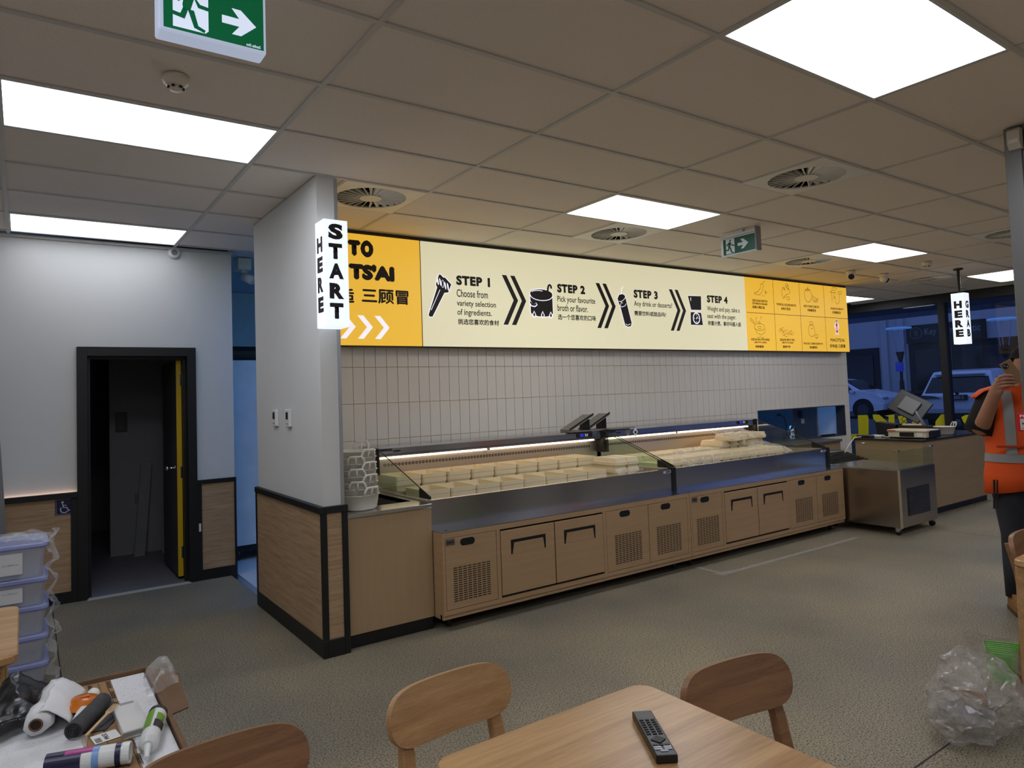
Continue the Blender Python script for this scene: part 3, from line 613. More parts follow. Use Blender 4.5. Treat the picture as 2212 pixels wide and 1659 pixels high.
icon([(1.822, 2.265), (1.835, 2.25), (1.862, 2.252), (1.99, 2.47), (2.03, 2.475), (2.064, 2.55), (2.0, 2.608), (1.985, 2.605), (1.955, 2.632), (1.94, 2.63), (1.905, 2.54), (1.918, 2.515)], 0.008, 'tongs_icon')
for x, z in ((1.925, 2.57), (1.95, 2.565), (2.0, 2.535), (2.028, 2.525)): sp([(x + 0.008 * math.cos(i * PI / 5) - 0.006 * math.sin(i * PI / 5), z + 0.036 * math.sin(i * PI / 5)) for i in range(10)], M_signw, pc_, 'tongs_slot', 0.0016)
wl([(1.85, 2.31), (1.945, 2.495)], 0.006); wl(arc(1.975, 2.55, 0.012, 0.035, 0, 360, 12), 0.004, closed=False)
pot = arc(3.09, 2.525, 0.138, 0.04, 0, 180, 10) + [(2.952, 2.34)] + arc(3.09, 2.335, 0.138, 0.04, 180, 360, 10)
icon(pot, 0.008, 'pot_icon'); wl(arc(3.09, 2.505, 0.137, 0.05, 180, 355, 16), 0.008); wl(arc(3.06, 2.53, 0.09, 0.022, 60, 170, 10), 0.007)
wl([(3.165, 2.49), (3.175, 2.58), (3.185, 2.608), (3.2, 2.616), (3.215, 2.605), (3.218, 2.58)], 0.022, 0.0012, M_ink, nm='ladle'); wl([(2.945, 2.44), (2.965, 2.405), (3.0, 2.4), (3.03, 2.42)], 0.03, 0.0014, nm='pot_handle'); wl([(2.95, 2.438), (2.968, 2.41), (3.0, 2.405), (3.022, 2.42)], 0.018, 0.0018, M_ink, nm='pot_handle')
for x in (2.992, 3.098, 3.2):
    sp([(x, 2.352), (x + 0.024, 2.31), (x + 0.02, 2.292), (x, 2.284), (x - 0.02, 2.292), (x - 0.024, 2.31)], M_signw, pc_, 'flame_halo', 0.0016); sp([(x, 2.34), (x + 0.014, 2.308), (x, 2.293), (x - 0.014, 2.308)], M_ink, pc_, 'flame', 0.002)
icon([(4.13, 2.5), (4.125, 2.53), (4.15, 2.57), (4.2, 2.58), (4.23, 2.57), (4.245, 2.535), (4.32, 2.27), (4.305, 2.235), (4.26, 2.228), (4.22, 2.245), (4.165, 2.43)], 0.008, 'cup_icon')
wl([(4.132, 2.5), (4.17, 2.497), (4.21, 2.515), (4.24, 2.545)], 0.006); wl([(4.15, 2.445), (4.19, 2.44), (4.23, 2.455), (4.25, 2.48)], 0.006); wl([(4.16, 2.45), (4.18, 2.495), (4.2, 2.48)], 0.006); wl([(4.225, 2.26), (4.26, 2.245), (4.3, 2.262)], 0.006); wl([(4.19, 2.56), (4.185, 2.63), (4.215, 2.66)], 0.01, 0.0008)
icon([(5.258, 2.617), (5.49, 2.625), (5.484, 2.47), (5.475, 2.46), (5.31, 2.456), (5.3, 2.465)], 0.006, 'scale_pan_icon'); icon([(5.29, 2.425), (5.31, 2.43), (5.47, 2.428), (5.48, 2.415), (5.5, 2.282), (5.286, 2.28)], 0.006, 'scale_body_icon')
sp(arc(5.39, 2.36, 0.064, 0.068, 0, 360, 24)[:-1], M_signw, pc_, 'scale_dial', 0.0014); sp(arc(5.39, 2.36, 0.05, 0.054, 0, 360, 24)[:-1], M_ink, pc_, 'scale_dial', 0.0018); wl([(5.385, 2.35), (5.41, 2.38)], 0.012, 0.0022); wl([(5.305, 2.6), (5.303, 2.56)], 0.01)
for a in (0, 90, 180, 270): x, z = 5.39 + .036 * math.cos(math.radians(a)), 2.36 + .04 * math.sin(math.radians(a)); sp(arc(x, z, .006, .006, 0, 360, 6)[:-1], M_signw, pc_, 'scale_dot', 0.0022)
# menu squares
for x in (6.934, 7.525, 8.12): wl([(x, ZB), (x, ZT)], 0.006, 0.001, M_brown, pm_, 'divider')
wl([(6.35, 2.468), (8.715, 2.468)], 0.006, 0.001, M_brown, pm_, 'divider')
MENU = (('SZECHUAN BROTH', 6.476, 6.794, 2.612, 2.64), ('LITE VERSION AVAILABLE', 6.475, 6.79, 2.577, 2.6), ('经典川锅红油', 6.474, 6.725, 2.525, 2.56), ('TROPICAL GOLDEN BROTH', 6.99, 7.43, 2.587, 2.615), ('本味子宝汤', 7.088, 7.296, 2.53, 2.566),
        ('RICH TOMATO BROTH', 7.617, 7.984, 2.59, 2.62), ('浓香番茄汤', 7.694, 7.9, 2.536, 2.57), ('MUSHROOM BROTH', 8.277, 8.604, 2.587, 2.613), ('云南菌菇汤', 8.312, 8.53, 2.53, 2.565),
        ('SZECHUAN STIR FRIED', 6.412, 6.8, 2.118, 2.143), ('(BROTH-LESS)', 6.479, 6.729, 2.08, 2.104), ('麻辣香锅', 6.494, 6.664, 2.026, 2.056), ('SESAME SPICY MIX', 7.026, 7.357, 2.121, 2.15), ('(BROTH-LESS)', 7.069, 7.32, 2.085, 2.108), ('香辣干拌', 7.082, 7.25, 2.031, 2.06),
        ('PICKLED CABBAGE BROTH', 7.566, 8.023, 2.083, 2.107), ('老坛酸菜汤', 7.694, 7.885, 2.028, 2.06), ("MAOTS'AI", 8.229, 8.59, 2.13, 2.176), ('好味逅 三顾冒', 8.2, 8.601, 2.045, 2.093))
for s, x0, x1, z0, z1 in MENU: st(s, x0, x1, z0, z1, pm_, 0.0, heavy=0.0014, mt=M_ink if 'MAO' in s or '三顾' in s else M_brown, nm='menu_text')
def ic(lines, wd=0.005):
    mb = MB()
    for L in lines: stroke(mb, L, wd, (0, YS, 0), *FS, 0.0012)
    mb.part('menu_drawing', M_brown, pm_, world=True, normals=False)
ic([[(6.522, 2.72), (6.58, 2.7), (6.65, 2.71), (6.7, 2.76), (6.73, 2.84), (6.7, 2.85), (6.66, 2.84), (6.66, 2.79), (6.6, 2.74), (6.522, 2.72)], [(6.71, 2.85), (6.74, 2.88), (6.77, 2.885)], [(6.75, 2.76), (6.79, 2.75)], [(6.74, 2.73), (6.8, 2.74)], [(6.76, 2.77), (6.77, 2.72)], [(6.68, 2.69), (6.7, 2.7)], [(6.72, 2.69), (6.74, 2.7)]])
ic([arc(7.16, 2.76, 0.035, 0.07, 20, 330, 16), arc(7.24, 2.86, 0.03, 0.025, 0, 360, 10), arc(7.26, 2.84, 0.03, 0.025, 0, 360, 10), arc(7.28, 2.78, 0.03, 0.035, -60, 150, 10), [(7.15, 2.68), (7.22, 2.74), (7.27, 2.75)], arc(7.26, 2.69, 0.04, 0.02, 0, 360, 10), arc(7.18, 2.815, .015, .015, 0, 360, 8)])
ic([arc(7.73, 2.755, 0.085, 0.09, 0, 360, 24), [(7.67, 2.835), (7.73, 2.815), (7.78, 2.84)], [(7.73, 2.82), (7.73, 2.87), (7.75, 2.875)], arc(7.9, 2.715, 0.07, 0.045, 150, 390, 14), [(7.83, 2.76), (7.96, 2.7)], arc(7.9, 2.715, 0.04, 0.025, 170, 370, 10)], 0.006)
ic([[(8.283, 2.83), (8.33, 2.86), (8.42, 2.865), (8.44, 2.83), (8.283, 2.83)], arc(8.4, 2.88, 0.07, 0.022, 0, 180, 10), [(8.32, 2.83), (8.33, 2.69)], [(8.38, 2.83), (8.38, 2.74)], arc(8.54, 2.835, 0.05, 0.02, 0, 360, 12), [(8.52, 2.81), (8.51, 2.7), (8.46, 2.67), (8.42, 2.69), (8.41, 2.76)], arc(8.4, 2.765, .012, .012, 0, 360, 8)])
ic([arc(6.6, 2.29, 0.11, 0.045, 0, 360, 22), [(6.49, 2.29), (6.53, 2.22), (6.62, 2.19), (6.7, 2.22), (6.72, 2.27)], [(6.5, 2.32), (6.42, 2.37), (6.41, 2.39), (6.43, 2.395), (6.52, 2.33)], arc(6.55, 2.38, .02, .03, 60, 300, 8), arc(6.6, 2.35, .015, .015, 0, 360, 8), [(6.63, 2.39), (6.65, 2.43)], arc(6.6, 2.285, .035, .018, 0, 360, 10), arc(6.57, 2.17, .03, .02, 180, 380, 8), arc(6.65, 2.17, .03, .02, 160, 360, 8)])
ic([arc(7.05 + .05 * k, 2.25 + .02 * math.sin(k * 2.1), 0.04, 0.03, 40 * k, 40 * k + 200, 8) for k in range(6)] + [arc(7.07 + .05 * k, 2.22 + .02 * math.cos(k * 1.7), 0.035, 0.025, 60 * k, 60 * k + 220, 8) for k in range(5)], 0.004)
ic([arc(7.77, 2.27, 0.08, 0.08, 0, 360, 22), [(7.72, 2.335), (7.725, 2.36), (7.81, 2.36), (7.815, 2.335)], arc(7.767, 2.37, 0.045, 0.028, 0, 180, 10), arc(7.88, 2.2, 0.04, 0.022, 0, 360, 12), [(7.845, 2.19), (7.88, 2.165), (7.915, 2.19)], arc(7.78, 2.29, .03, .015, 20, 160, 6)])
# small red, white and grey shop emblem above the name
M_pink = emit('emblem_white', (245, 225, 225), 0.7); M_red = emit('emblem_red', (214, 20, 50), 0.6); M_greyp = emit('emblem_grey', (120, 130, 150), 0.6)
sp([(8.36, 2.215), (8.38, 2.3), (8.345, 2.33), (8.35, 2.385), (8.385, 2.4), (8.38, 2.445), (8.43, 2.45), (8.435, 2.4), (8.465, 2.385), (8.47, 2.33), (8.44, 2.3), (8.455, 2.215), (8.43, 2.235), (8.39, 2.235)], M_pink, pm_, 'emblem', 0.001)
sp([(8.405, 2.32), (8.43, 2.37), (8.42, 2.395), (8.395, 2.395), (8.382, 2.37)], M_red, pm_, 'emblem', 0.0014); sp([(8.385, 2.245), (8.385, 2.295), (8.43, 2.295), (8.432, 2.245), (8.408, 2.27)], M_red, pm_, 'emblem', 0.0014); sp([(8.388, 2.41), (8.386, 2.44), (8.427, 2.442), (8.428, 2.41)], M_greyp, pm_, 'emblem', 0.0014); wl([(8.38, 2.33), (8.406, 2.305), (8.435, 2.33)], 0.008, 0.0016, M_ink, pm_, 'emblem')
# ================================================================ lit box signs START HERE / GRAB HERE
M_box = emit('sign_box_white', (232, 240, 255), 0.98)
def boxsign(x, y, front, side, lb, pole):
    t = thing('box_sign', lb, 'sign', (x, y, 1.985))
    MB().box((-0.075, -0.075, 0), (0.075, 0.075, 0.65), 0.004, 2).part('light_box', M_box, t)
    for wd, U, n, o in ((front, XA, -YA, Vector((x - 0.045, y - 0.075, 0))), (side, -YA, -XA, Vector((x - 0.075, y + 0.045, 0)))):
        k = len(wd)
        for q, ch in enumerate(wd):
            z = 1.985 + (0.627 - q * 0.1205 - 0.098 if k == 5 else 0.55 - q * 0.1215 - 0.096)
            text(ch, (o.x - (0.004 * U.x), o.y, z), U, ZA, n, 0.092 if ch != 'T' else 0.086, 0.096, 'letter', M_ink, t, 0.06, 0.016)
    if pole:
        MB().cyl((0, 0, 0.65), (0, 0, HC - 1.985 - 0.012), 0.017, seg=14).part('pole', M_blackplastic, t); MB().cyl((0, 0, HC - 1.985 - 0.014), (0, 0, HC - 1.985), 0.05, 0.055, 22).part('ceiling_plate', M_blackplastic, t)
    else:
        MB().box((-0.05, 0.075, 0.05), (0.05, 0.098, 0.6)).part('bracket', M_whiteplastic, t)
boxsign(0.452, 1.105, 'START', 'HERE', 'glowing white box sign reading START HERE fixed to the wall stub', False)
boxsign(8.77, 0.95, 'GRAB', 'HERE', 'glowing white box sign reading GRAB HERE hung on a black pole', True)
# thermostats on the wall stub
for y, lb in ((2.11, 'white thermostat with dark screen, the one nearer the blue passage'), (1.81, 'white thermostat with dark screen, the one nearer the box sign')):
    t = thing('thermostat', lb, 'thermostat', (0.40, y, 1.375), group='thermostats on the wall stub')
    MB().box((-0.022, -0.045, 0), (0, 0.045, 0.118), 0.004).part('body', M_whiteplastic, t); MB().box((-0.0235, -0.022, 0.052), (-0.022, 0.022, 0.1)).part('screen', M_blackplastic, t)
    for k in range(3): MB().box((-0.0245, -0.02 + 0.014 * k, 0.018), (-0.022, -0.01 + 0.014 * k, 0.026)).part('button', plain('grey_button', (170, 170, 170), 0.5), t)
# wheelchair sign on the wainscot
t = thing('wheelchair_sign', 'dark blue wheelchair symbol plate on the oak wainscot', 'sign', (-0.835, 3.70, 0.705))
MB().box((-0.062, -0.004, 0), (0.062, 0.001, 0.124)).part('plate', plain('navy_plate', (26, 28, 66), 0.4), t)
mb = MB(); o_ = (-0.835, 3.696, 0.705); M_sw = plain('sign_white_print', (200, 205, 225), 0.5)
stroke(mb, [(-.055, .006), (.055, .006), (.055, .118), (-.055, .118), (-.055, .006)], 0.002, o_, *FS); stroke(mb, arc(0, 0.042, 0.026, 0.026, 140, 330, 14), 0.007, o_, *FS)
stroke(mb, [(-0.012, 0.09), (-0.006, 0.058), (0.018, 0.056), (0.03, 0.03), (0.04, 0.032)], 0.008, o_, *FS); stroke(mb, [(-0.01, 0.074), (0.015, 0.074)], 0.006, o_, *FS)
mb.faces([Vector(o_) + XA * (-0.012 + 0.009 * math.cos(k * PI / 5)) + ZA * (0.1 + 0.009 * math.sin(k * PI / 5)) - YA * 0.0012 for k in range(10)], [list(range(10))]); mb.part('symbol', M_sw, t, world=True, normals=False)
# small things on the black frame and inside the lobby
MB().box((0.172, 3.684, 0.43), (0.19, 3.689, 0.5)).top('door_tag', M_whiteplastic, 'tiny white tag stuck on the black stile by the door', 'tag')
t = thing('lobby_sign', 'black wheelchair sign plate on the grey lobby wall', 'sign', (-0.25, 5.40, 1.29)); MB().box((-0.055, -0.008, 0), (0.055, 0, 0.21), 0.003).part('plate', M_blackplastic, t)
mb = MB(); stroke(mb, arc(0, 0.05, 0.016, 0.016, 140, 330, 10), 0.004, (-0.25, 5.392, 1.29), *FS); stroke(mb, [(-0.006, 0.08), (-0.003, 0.06), (0.012, 0.058), (0.02, 0.04)], 0.005, (-0.25, 5.392, 1.29), *FS); mb.part('symbol', plain('dim_print', (90, 90, 92), 0.6), t, world=True, normals=False)
t = thing('wall_socket', 'grey power socket low on the lobby wall', 'socket', (-0.09, 5.40, 0.52)); MB().box((-0.04, -0.01, 0), (0.04, 0, 0.11), 0.003).part('plate', plain('socket', (120, 120, 122), 0.5), t); MB().box((-0.012, -0.013, 0.06), (0.012, -0.01, 0.08)).part('switch', plain('socket2', (90, 90, 92), 0.5), t)
for a, b, h, lb in ((0.10, 0.16, 1.75, 'long grey board leaning upright in the washroom lobby corner'), (-0.16, 0.05, 0.95, 'short grey board leaning in the washroom lobby')):
    MB().prism([(0, 0), (0.1, 0), (0.1 + 0.08, h), (0.08, h)], (a, 5.22, 0), XA, Vector((0, 0.07, 1)).normalized(), YA, 0.02).top('loose_board', plain('grey_board', (130, 130, 130), 0.7), lb, 'board')
# ================================================================ serving counter
UX0, UL, UY = 1.16, 2.44, 1.10
M_slot = plain('slot_black', (10, 9, 9), 0.8); M_led = emit('hood_led', (255, 222, 188), 9.0); M_digit = emit('digit_blue', (40, 50, 255), 1.6); M_digw = emit('digit_white', (200, 205, 215), 0.8)
M_steeli = steel('inner_steel', (206, 200, 190), 0.38, (3, 200, 200)); M_ringm = plain('hole_ring', (40, 34, 30), 0.5); M_plate = plain('nameplate', (110, 108, 108), 0.4, 0.5)
def vent_panel(t, x0, x1, badge):
    p = MB().box((x0 + 0.003, 0.0, 0.140), (x1 - 0.003, 0.02, 0.605), 0.001).part('vent_panel', M_beech, t)
    cxm = (x0 + x1) / 2; hw = 0.058
    pts = arc(hw - 0.024, 0, 0.024, 0.024, -90, 90, 8) + arc(-hw + 0.024, 0, 0.024, 0.024, 90, 270, 8)
    MB().prism(pts, (cxm - 0.03, -0.0012, 0.568), XA, ZA, YA, 0.002).part('grip_hole', M_slot, p)
    s = MB(); wx = 0.30; x = cxm - wx / 2 + 0.0
    for c in range(8):
        for r in range(16):
            a, b = x + c * (wx / 8) + 0.004, 0.187 + r * 0.0144
            s.box((a, -0.001, b), (a + 0.029, 0.0, b + 0.0058))
    s.part('vent_slots', M_slot, p, kind='stuff')
    if badge:
        MB().box((x0 + 0.008, -0.003, 0.56), (x0 + 0.075, 0.0, 0.6)).part('nameplate', M_plate, p)
        w0 = MW[t.name].translation; text('E-MAN', (w0.x + x0 + 0.015, w0.y - 0.003, 0.572), *FS, 0.053, 0.016, 'nameplate_text', M_ink, p, 0.03)
def cab_door(t, x0, x1):
    d = MB(); d.box((x0 + 0.005, -0.004, 0.154), (x1 - 0.005, 0.018, 0.594), 0.0015); d = d.part('door', M_beech, t)
    cxm = (x0 + x1) / 2; hw = 0.155; zt, zb = 0.525, 0.425
    MB().prism([(-hw, zb), (-hw, zt), (hw, zt), (hw, zb), (hw - 0.012, zb), (hw - 0.026, zt - 0.022), (-hw + 0.026, zt - 0.022), (-hw + 0.012, zb)], (cxm, -0.0052, 0), XA, ZA, YA, 0.004).part('handle_recess', M_slot, d)
    MB().faces([(cxm - hw + 0.012, -0.0052, zb), (cxm + hw - 0.012, -0.0052, zb), (cxm + hw - 0.026, -0.010, zt - 0.022), (cxm - hw + 0.026, -0.010, zt - 0.022), (cxm - hw + 0.012, -0.0042, zb), (cxm + hw - 0.012, -0.0042, zb), (cxm + hw - 0.026, -0.0042, zt - 0.022), (cxm - hw + 0.026, -0.0042, zt - 0.022)],
        [[0, 1, 2, 3], [7, 6, 5, 4], [0, 3, 7, 4], [1, 5, 6, 2], [2, 6, 7, 3], [0, 4, 5, 1]]).part('handle_scoop', M_beech, d)
def unit(x0, label):
    t = thing('salad_counter', label, 'display counter', (x0, UY, 0), group='refrigerated serving counters')
    L = UL
    f = MB(); f.box((0, 0, 0.608), (L, 0.03, 0.643)); f.box((0, 0, 0.108), (L, 0.03, 0.137)); f.box((0.0, 0.012, 0.078), (L, 0.05, 0.108))
    for a, b in ((0, 0.02), (0.432, 0.462), (1.432, 1.462), (2.407, L)): f.box((a, 0.0, 0.137), (b, 0.03, 0.608))
    f.box((0, 0.03, 0.078), (0.02, 1.3, 0.643)); f.box((L - 0.02, 0.03, 0.078), (L, 1.3, 0.643)); f.box((0.02, 0.3, 0.078), (L - 0.02, 1.3, 0.1)); f.part('carcass', M_beech, t)
    MB().box((0.462, 0.0185, 0.137), (1.432, 0.04, 0.608)).part('door_gap', M_slot, t); MB().box((0.02, 0.0205, 0.137), (0.432, 0.03, 0.608)).part('panel_gap', M_slot, t); MB().box((1.462, 0.0205, 0.137), (2.407, 0.03, 0.608)).part('panel_gap', M_slot, t)
    MB().box((0.02, 0.06, 0.1), (L - 0.02, 0.08, 0.64)).part('inner_back', M_blackplastic, t)
    for x in (0.1, L - 0.1):
        for y in (0.12, 1.15): MB().cyl((x, y, 0), (x, y, 0.078), 0.018, 0.022, 12).part('leg', M_blackplastic, t)
    vent_panel(t, 0.02, 0.432, True); cab_door(t, 0.462, 0.947); cab_door(t, 0.947, 1.432); vent_panel(t, 1.462, 1.934, False); vent_panel(t, 1.934, 2.407, False)
    MB().box((0, 0, 0.643), (L, 0.165, 0.649)).part('ledge', M_steelv, t)
    for x in (0.06, L - 0.08): MB().cyl((x, 0.05, 0.649), (x, 0.05, 0.6502), 0.008, seg=10).part('ledge_hole', M_slot, t)
    p = MB(); p.box((0.0, 0.15, 0.649), (L - 0.03, 0.165, 0.838)); p.box((0, 0.15, 0.838), (L - 0.03, 0.185, 0.845)); p.part('front_panel', M_steelv, t)
    MB().box((L - 0.03, 0.13, 0.649), (L, 0.2, 0.86), 0.003).part('end_cap', M_blackplastic, t)
    MB().box((L - 0.14, 0.1485, 0.812), (L - 0.045, 0.15, 0.833)).part('rim_label', plain('label_white', (190, 195, 205), 0.5), t); MB().box((L - 0.11, 0.148, 0.817), (L - 0.055, 0.1485, 0.829)).part('rim_label_blue', plain('label_blue', (40, 44, 110), 0.5), t)
    wll = MB(); wll.box((0.02, 0.165, 0.76), (L - 0.03, 0.68, 0.77)); wll.box((0.02, 0.68, 0.76), (L - 0.03, 0.69, 0.845)); wll.box((0.02, 0.69, 0.835), (L - 0.03, 1.1, 0.845)); wll.box((0.0, 0.165, 0.649), (0.02, 1.1, 0.838)); wll.box((L - 0.03, 0.2, 0.649), (L - 0.01, 1.1, 0.838)); wll.part('well', M_steeli, t)
    # back panel with air holes
    MB().box((0.02, 1.1, 0.845), (L - 0.03, 1.115, 1.06)).part('air_panel', M_steeli, t)
    s = MB(); n = 70
    for k in range(n):
        x = 0.12 + k * 0.0317
        s.cyl((x, 1.0985, 1.012), (x, 1.1, 1.012), 0.0125, seg=10)
    s.part('air_hole_rings', M_ringm, t, kind='stuff')
    s = MB()
    for k in range(n):
        x = 0.12 + k * 0.0317
        for q in range(3):
            a = q * 2 * PI / 3; s.cyl((x + .0045 * math.cos(a), 1.0975, 1.012 + .0045 * math.sin(a)), (x + .0045 * math.cos(a), 1.0985, 1.012 + .0045 * math.sin(a)), 0.003, seg=6)
    s.part('air_hole_bars', M_steeli, t, kind='stuff')
    # hood
    MB().prism([(1.02, 1.085), (1.02, 1.15), (1.05, 1.163), (1.33, 1.163), (1.33, 0.64), (1.3, 0.64), (1.3, 1.075), (1.06, 1.075)], (0, 0, 0), YA, ZA, XA, L - 0.01).part('hood', M_steelv, t)
    MB().box((0.03, 1.016, 1.1), (L - 0.04, 1.02, 1.104)).part('hood_seam', plain('seam', (60, 60, 62), 0.4, 0.5), t)
    led = MB(); led.box((0.06, 1.06, 1.066), (1.08, 1.072, 1.072)); led.box((1.12, 1.06, 1.066), (L - 0.1, 1.072, 1.072)); led.part('led_strip', M_led, t)
    d = MB().box((L - 0.36, 1.014, 1.108), (L - 0.16, 1.0205, 1.148)).part('display', M_blackplastic, t)
    o = Vector((x0, UY, 0)); text('22', (x0 + L - 0.32, UY + 1.014, 1.118), *FS, 0.045, 0.024, 'digits', M_digit, d, 0.02); text('23', (x0 + L - 0.26, UY + 1.014, 1.118), *FS, 0.04, 0.022, 'digits', M_digw, d, 0.01)
    text('E-MAN', (x0 + 0.16, UY + 1.018, 1.118), *FS, 0.06, 0.016, 'brand_print', M_ink, t, 0.02); text('REFRIGERATED', (x0 + 0.03, UY + 1.018, 1.13), *FS, 0.12, 0.018, 'brand_print', M_ink, t, 0.05)
    # sloping glass ends
    for x in (0.012, L - 0.024):
        MB().prism([(0.18, 0.848), (0.18, 0.862), (1.0, 1.150), (1.06, 1.150), (1.06, 0.848)], (x, 0, 0), YA, ZA, XA, 0.008).part('side_glass', M_glass, t)
        MB().prism([(0.17, 0.848), (0.17, 0.868), (0.19, 0.872), (0.32, 0.911), (0.32, 0.848)], (x - 0.002, 0, 0), YA, ZA, XA, 0.012).part('glass_bracket', M_blackplastic, t)
        MB().cyl((x + 0.004, 0.19, 0.872), (x + 0.004, 1.02, 1.158), 0.004, seg=6).part('glass_trim', plain('trim_dark', (50, 48, 44), 0.4), t)
        MB().box((x - 0.012, 1.0, 0.95), (x + 0.018, 1.1, 1.155)).part('end_post', M_blackplastic, t)
    return t
unit(UX0, 'oak fronted refrigerated counter with open cream pans, next to the white bowls'); unit(UX0 + UL + 0.005, 'oak fronted refrigerated counter with wrapped cream pans, next to the steel glass-top cabinet')
# ---------------------------------------------------------------- food pans
M_pan = plain('cream_melamine', (238, 222, 184), 0.4, var=0.015)
def pan_mesh(wx, dy, h, flip=False):
    mb = MB(); th = 0.005; a, b = wx / 2, dy / 2; i = 0.012
    def rr_(x, y, r=0.016): 
        pts = []
        for sx, sy, a0 in ((1, 1, 0), (-1, 1, 90), (-1, -1, 180), (1, -1, 270)):
            for k in range(3): an = math.radians(a0 + k * 45); pts.append((sx * (x - r) + r * math.cos(an), sy * (y - r) + r * math.sin(an)))
        return pts
    rings = [[Vector((p[0], p[1], z)) for p in rr_(x, y)] for x, y, z in ((a - i, b - i, 0), (a - 0.004, b - 0.004, h * 0.55), (a - 0.0005, b - 0.0005, h * 0.58), (a, b, h), (a - 0.006, b - 0.006, h), (a - 0.008, b - 0.008, h * 0.58), (a - i - 0.005, b - i - 0.005, 0.006))]
    mb.loft(rings)
    if flip: mb.mv(Matrix.Translation((0, 0, h)) @ Matrix.Rotation(PI, 4, 'X'))
    return mb.mesh('food_pan', M_pan)
ORD = ['first', 'second', 'third', 'fourth', 'fifth', 'sixth', 'seventh', 'eighth', 'ninth', 'tenth', 'eleventh', 'twelfth', 'thirteenth', 'fourteenth', 'fifteenth']
PAN = pan_mesh(0.217, 0.305, 0.072); PANF = pan_mesh(0.142, 0.30, 0.062, True); PANT = pan_mesh(0.142, 0.30, 0.062)
def pan(me, x, y, z, lb, gp, rz=0.0):
    o = bpy.data.objects.new('food_pan', me); COL.objects.link(o); o.location = (x, y, z); o.rotation_euler = (0, 0, rz); o['label'] = lb; o['category'] = 'food pan'; o['group'] = gp
for k in range(9):   # back row, two high
    x = 1.30 + 0.2255 * k
    for q in range(2): pan(PAN, x, 1.975, 0.846 + 0.038 * q, ('lower' if q == 0 else 'upper') + ' open cream pan, rear row, ' + ORD[k] + ' from the white bowls', 'open cream pans, rear row', random.uniform(-.008, .008))
for k in range(8):
    x = 1.345 + 0.2215 * k
    for q in range(2): pan(PAN, x, 1.618, 0.771 + 0.036 * q, ('lower' if q == 0 else 'upper') + ' open cream pan, front row, ' + ORD[k] + ' from the white bowls', 'open cream pans, front row', random.uniform(-.008, .008))
for k in range(2):
    for q in range(3): pan(PANF, 3.165 + 0.147 * k, 1.60, 0.771 + 0.063 * q, ('bottom', 'middle', 'top')[q] + ' upturned narrow pan, three-high stack ' + ('farther from', 'nearer')[k] + ' the glass divider', 'narrow pans by the glass divider')
for k in range(2):
    for q in range(1): pan(PANF, 3.35 + 0.147 * k, 1.98, 0.846 + 0.063 * q, 'upturned narrow pan in the rear row, ' + ('second from', 'next to')[k] + ' the glass divider', 'narrow pans in the rear by the divider')
U2 = UX0 + UL + 0.005
for k in range(15):
    x = U2 + 0.13 + 0.147 * k
    if x > U2 + UL - 0.3: break
    for q in range(1 if k < 9 else 2): pan(PANF, x, 1.95, 0.846 + 0.063 * q, ('lower' if q == 0 else 'upper') + ' wrapped narrow pan, rear row, ' + ORD[k] + ' from the glass divider', 'wrapped narrow pans, rear row', random.uniform(-.02, .02))
for k in range(14):
    x = U2 + 0.12 + 0.147 * k
    if x > U2 + UL - 0.5: break
    for q in range(2): pan(PANF, x, 1.60, 0.771 + 0.063 * q - (0.03 if k < 1 else 0), ('lower' if q == 0 else 'upper') + ' wrapped narrow pan, front row, ' + ORD[k] + ' from the glass divider', 'wrapped narrow pans, front rows', random.uniform(-.02, .02))
for k, (x, y, z) in enumerate(((1.55, 1.86, 0.98), (1.70, 1.9, 0.98), (1.86, 1.93, 0.98), (2.02, 1.9, 0.98))): pan(PANF, U2 + x, y, z - 0.008, 'loose cream pan on the wrapped rear stack, ' + ORD[k] + ' from the glass divider', 'loose pans on the stack', 0.25 * (k - 1.5))
M_wrap = film('pan_wrap', (240, 238, 230), 0.28, 0.18)
def crumple(fn, nu, nv, amp, sc, seed):
    o = Vector((seed * 3.1, seed * 1.7, seed))
    def g(u, v):
        p = Vector(fn(u, v)); q = noise.noise_vector(p * sc + o) * amp + noise.noise_vector(p * sc * 2.7 + o) * amp * 0.45; return p + q
    return MB().sheet(g, nu, nv)
wl_ = ['clear wrap sheet slumped over the front row of upturned pans', 'clear wrap sheet bunched on the rear stack of pans', 'clear wrap sheet hanging from the middle rear pans', 'clear wrap sheet crumpled at the end of the wrapped pans', 'clear wrap sheet around the three-high stack by the divider']
for k, (x0, x1, ya, yb, z0, z1) in enumerate(((U2 + 0.35, U2 + 0.85, 1.43, 1.46, 0.80, 0.88), (U2 + 1.45, U2 + 2.05, 1.72, 2.05, 1.0, 1.07), (U2 + 0.6, U2 + 1.2, 1.775, 1.79, 0.86, 0.93), (U2 + 1.65, U2 + 2.15, 1.45, 1.8, 0.83, 0.93), (3.08, 3.4, 1.425, 1.44, 0.80, 0.87))):
    crumple(lambda u, v: (x0 + (x1 - x0) * u, ya + (yb - ya) * v, z0 + (z1 - z0) * v), 26, 10, 0.028, 9, k + 1).top('plastic_wrap', M_wrap, wl_[k], 'plastic wrap')
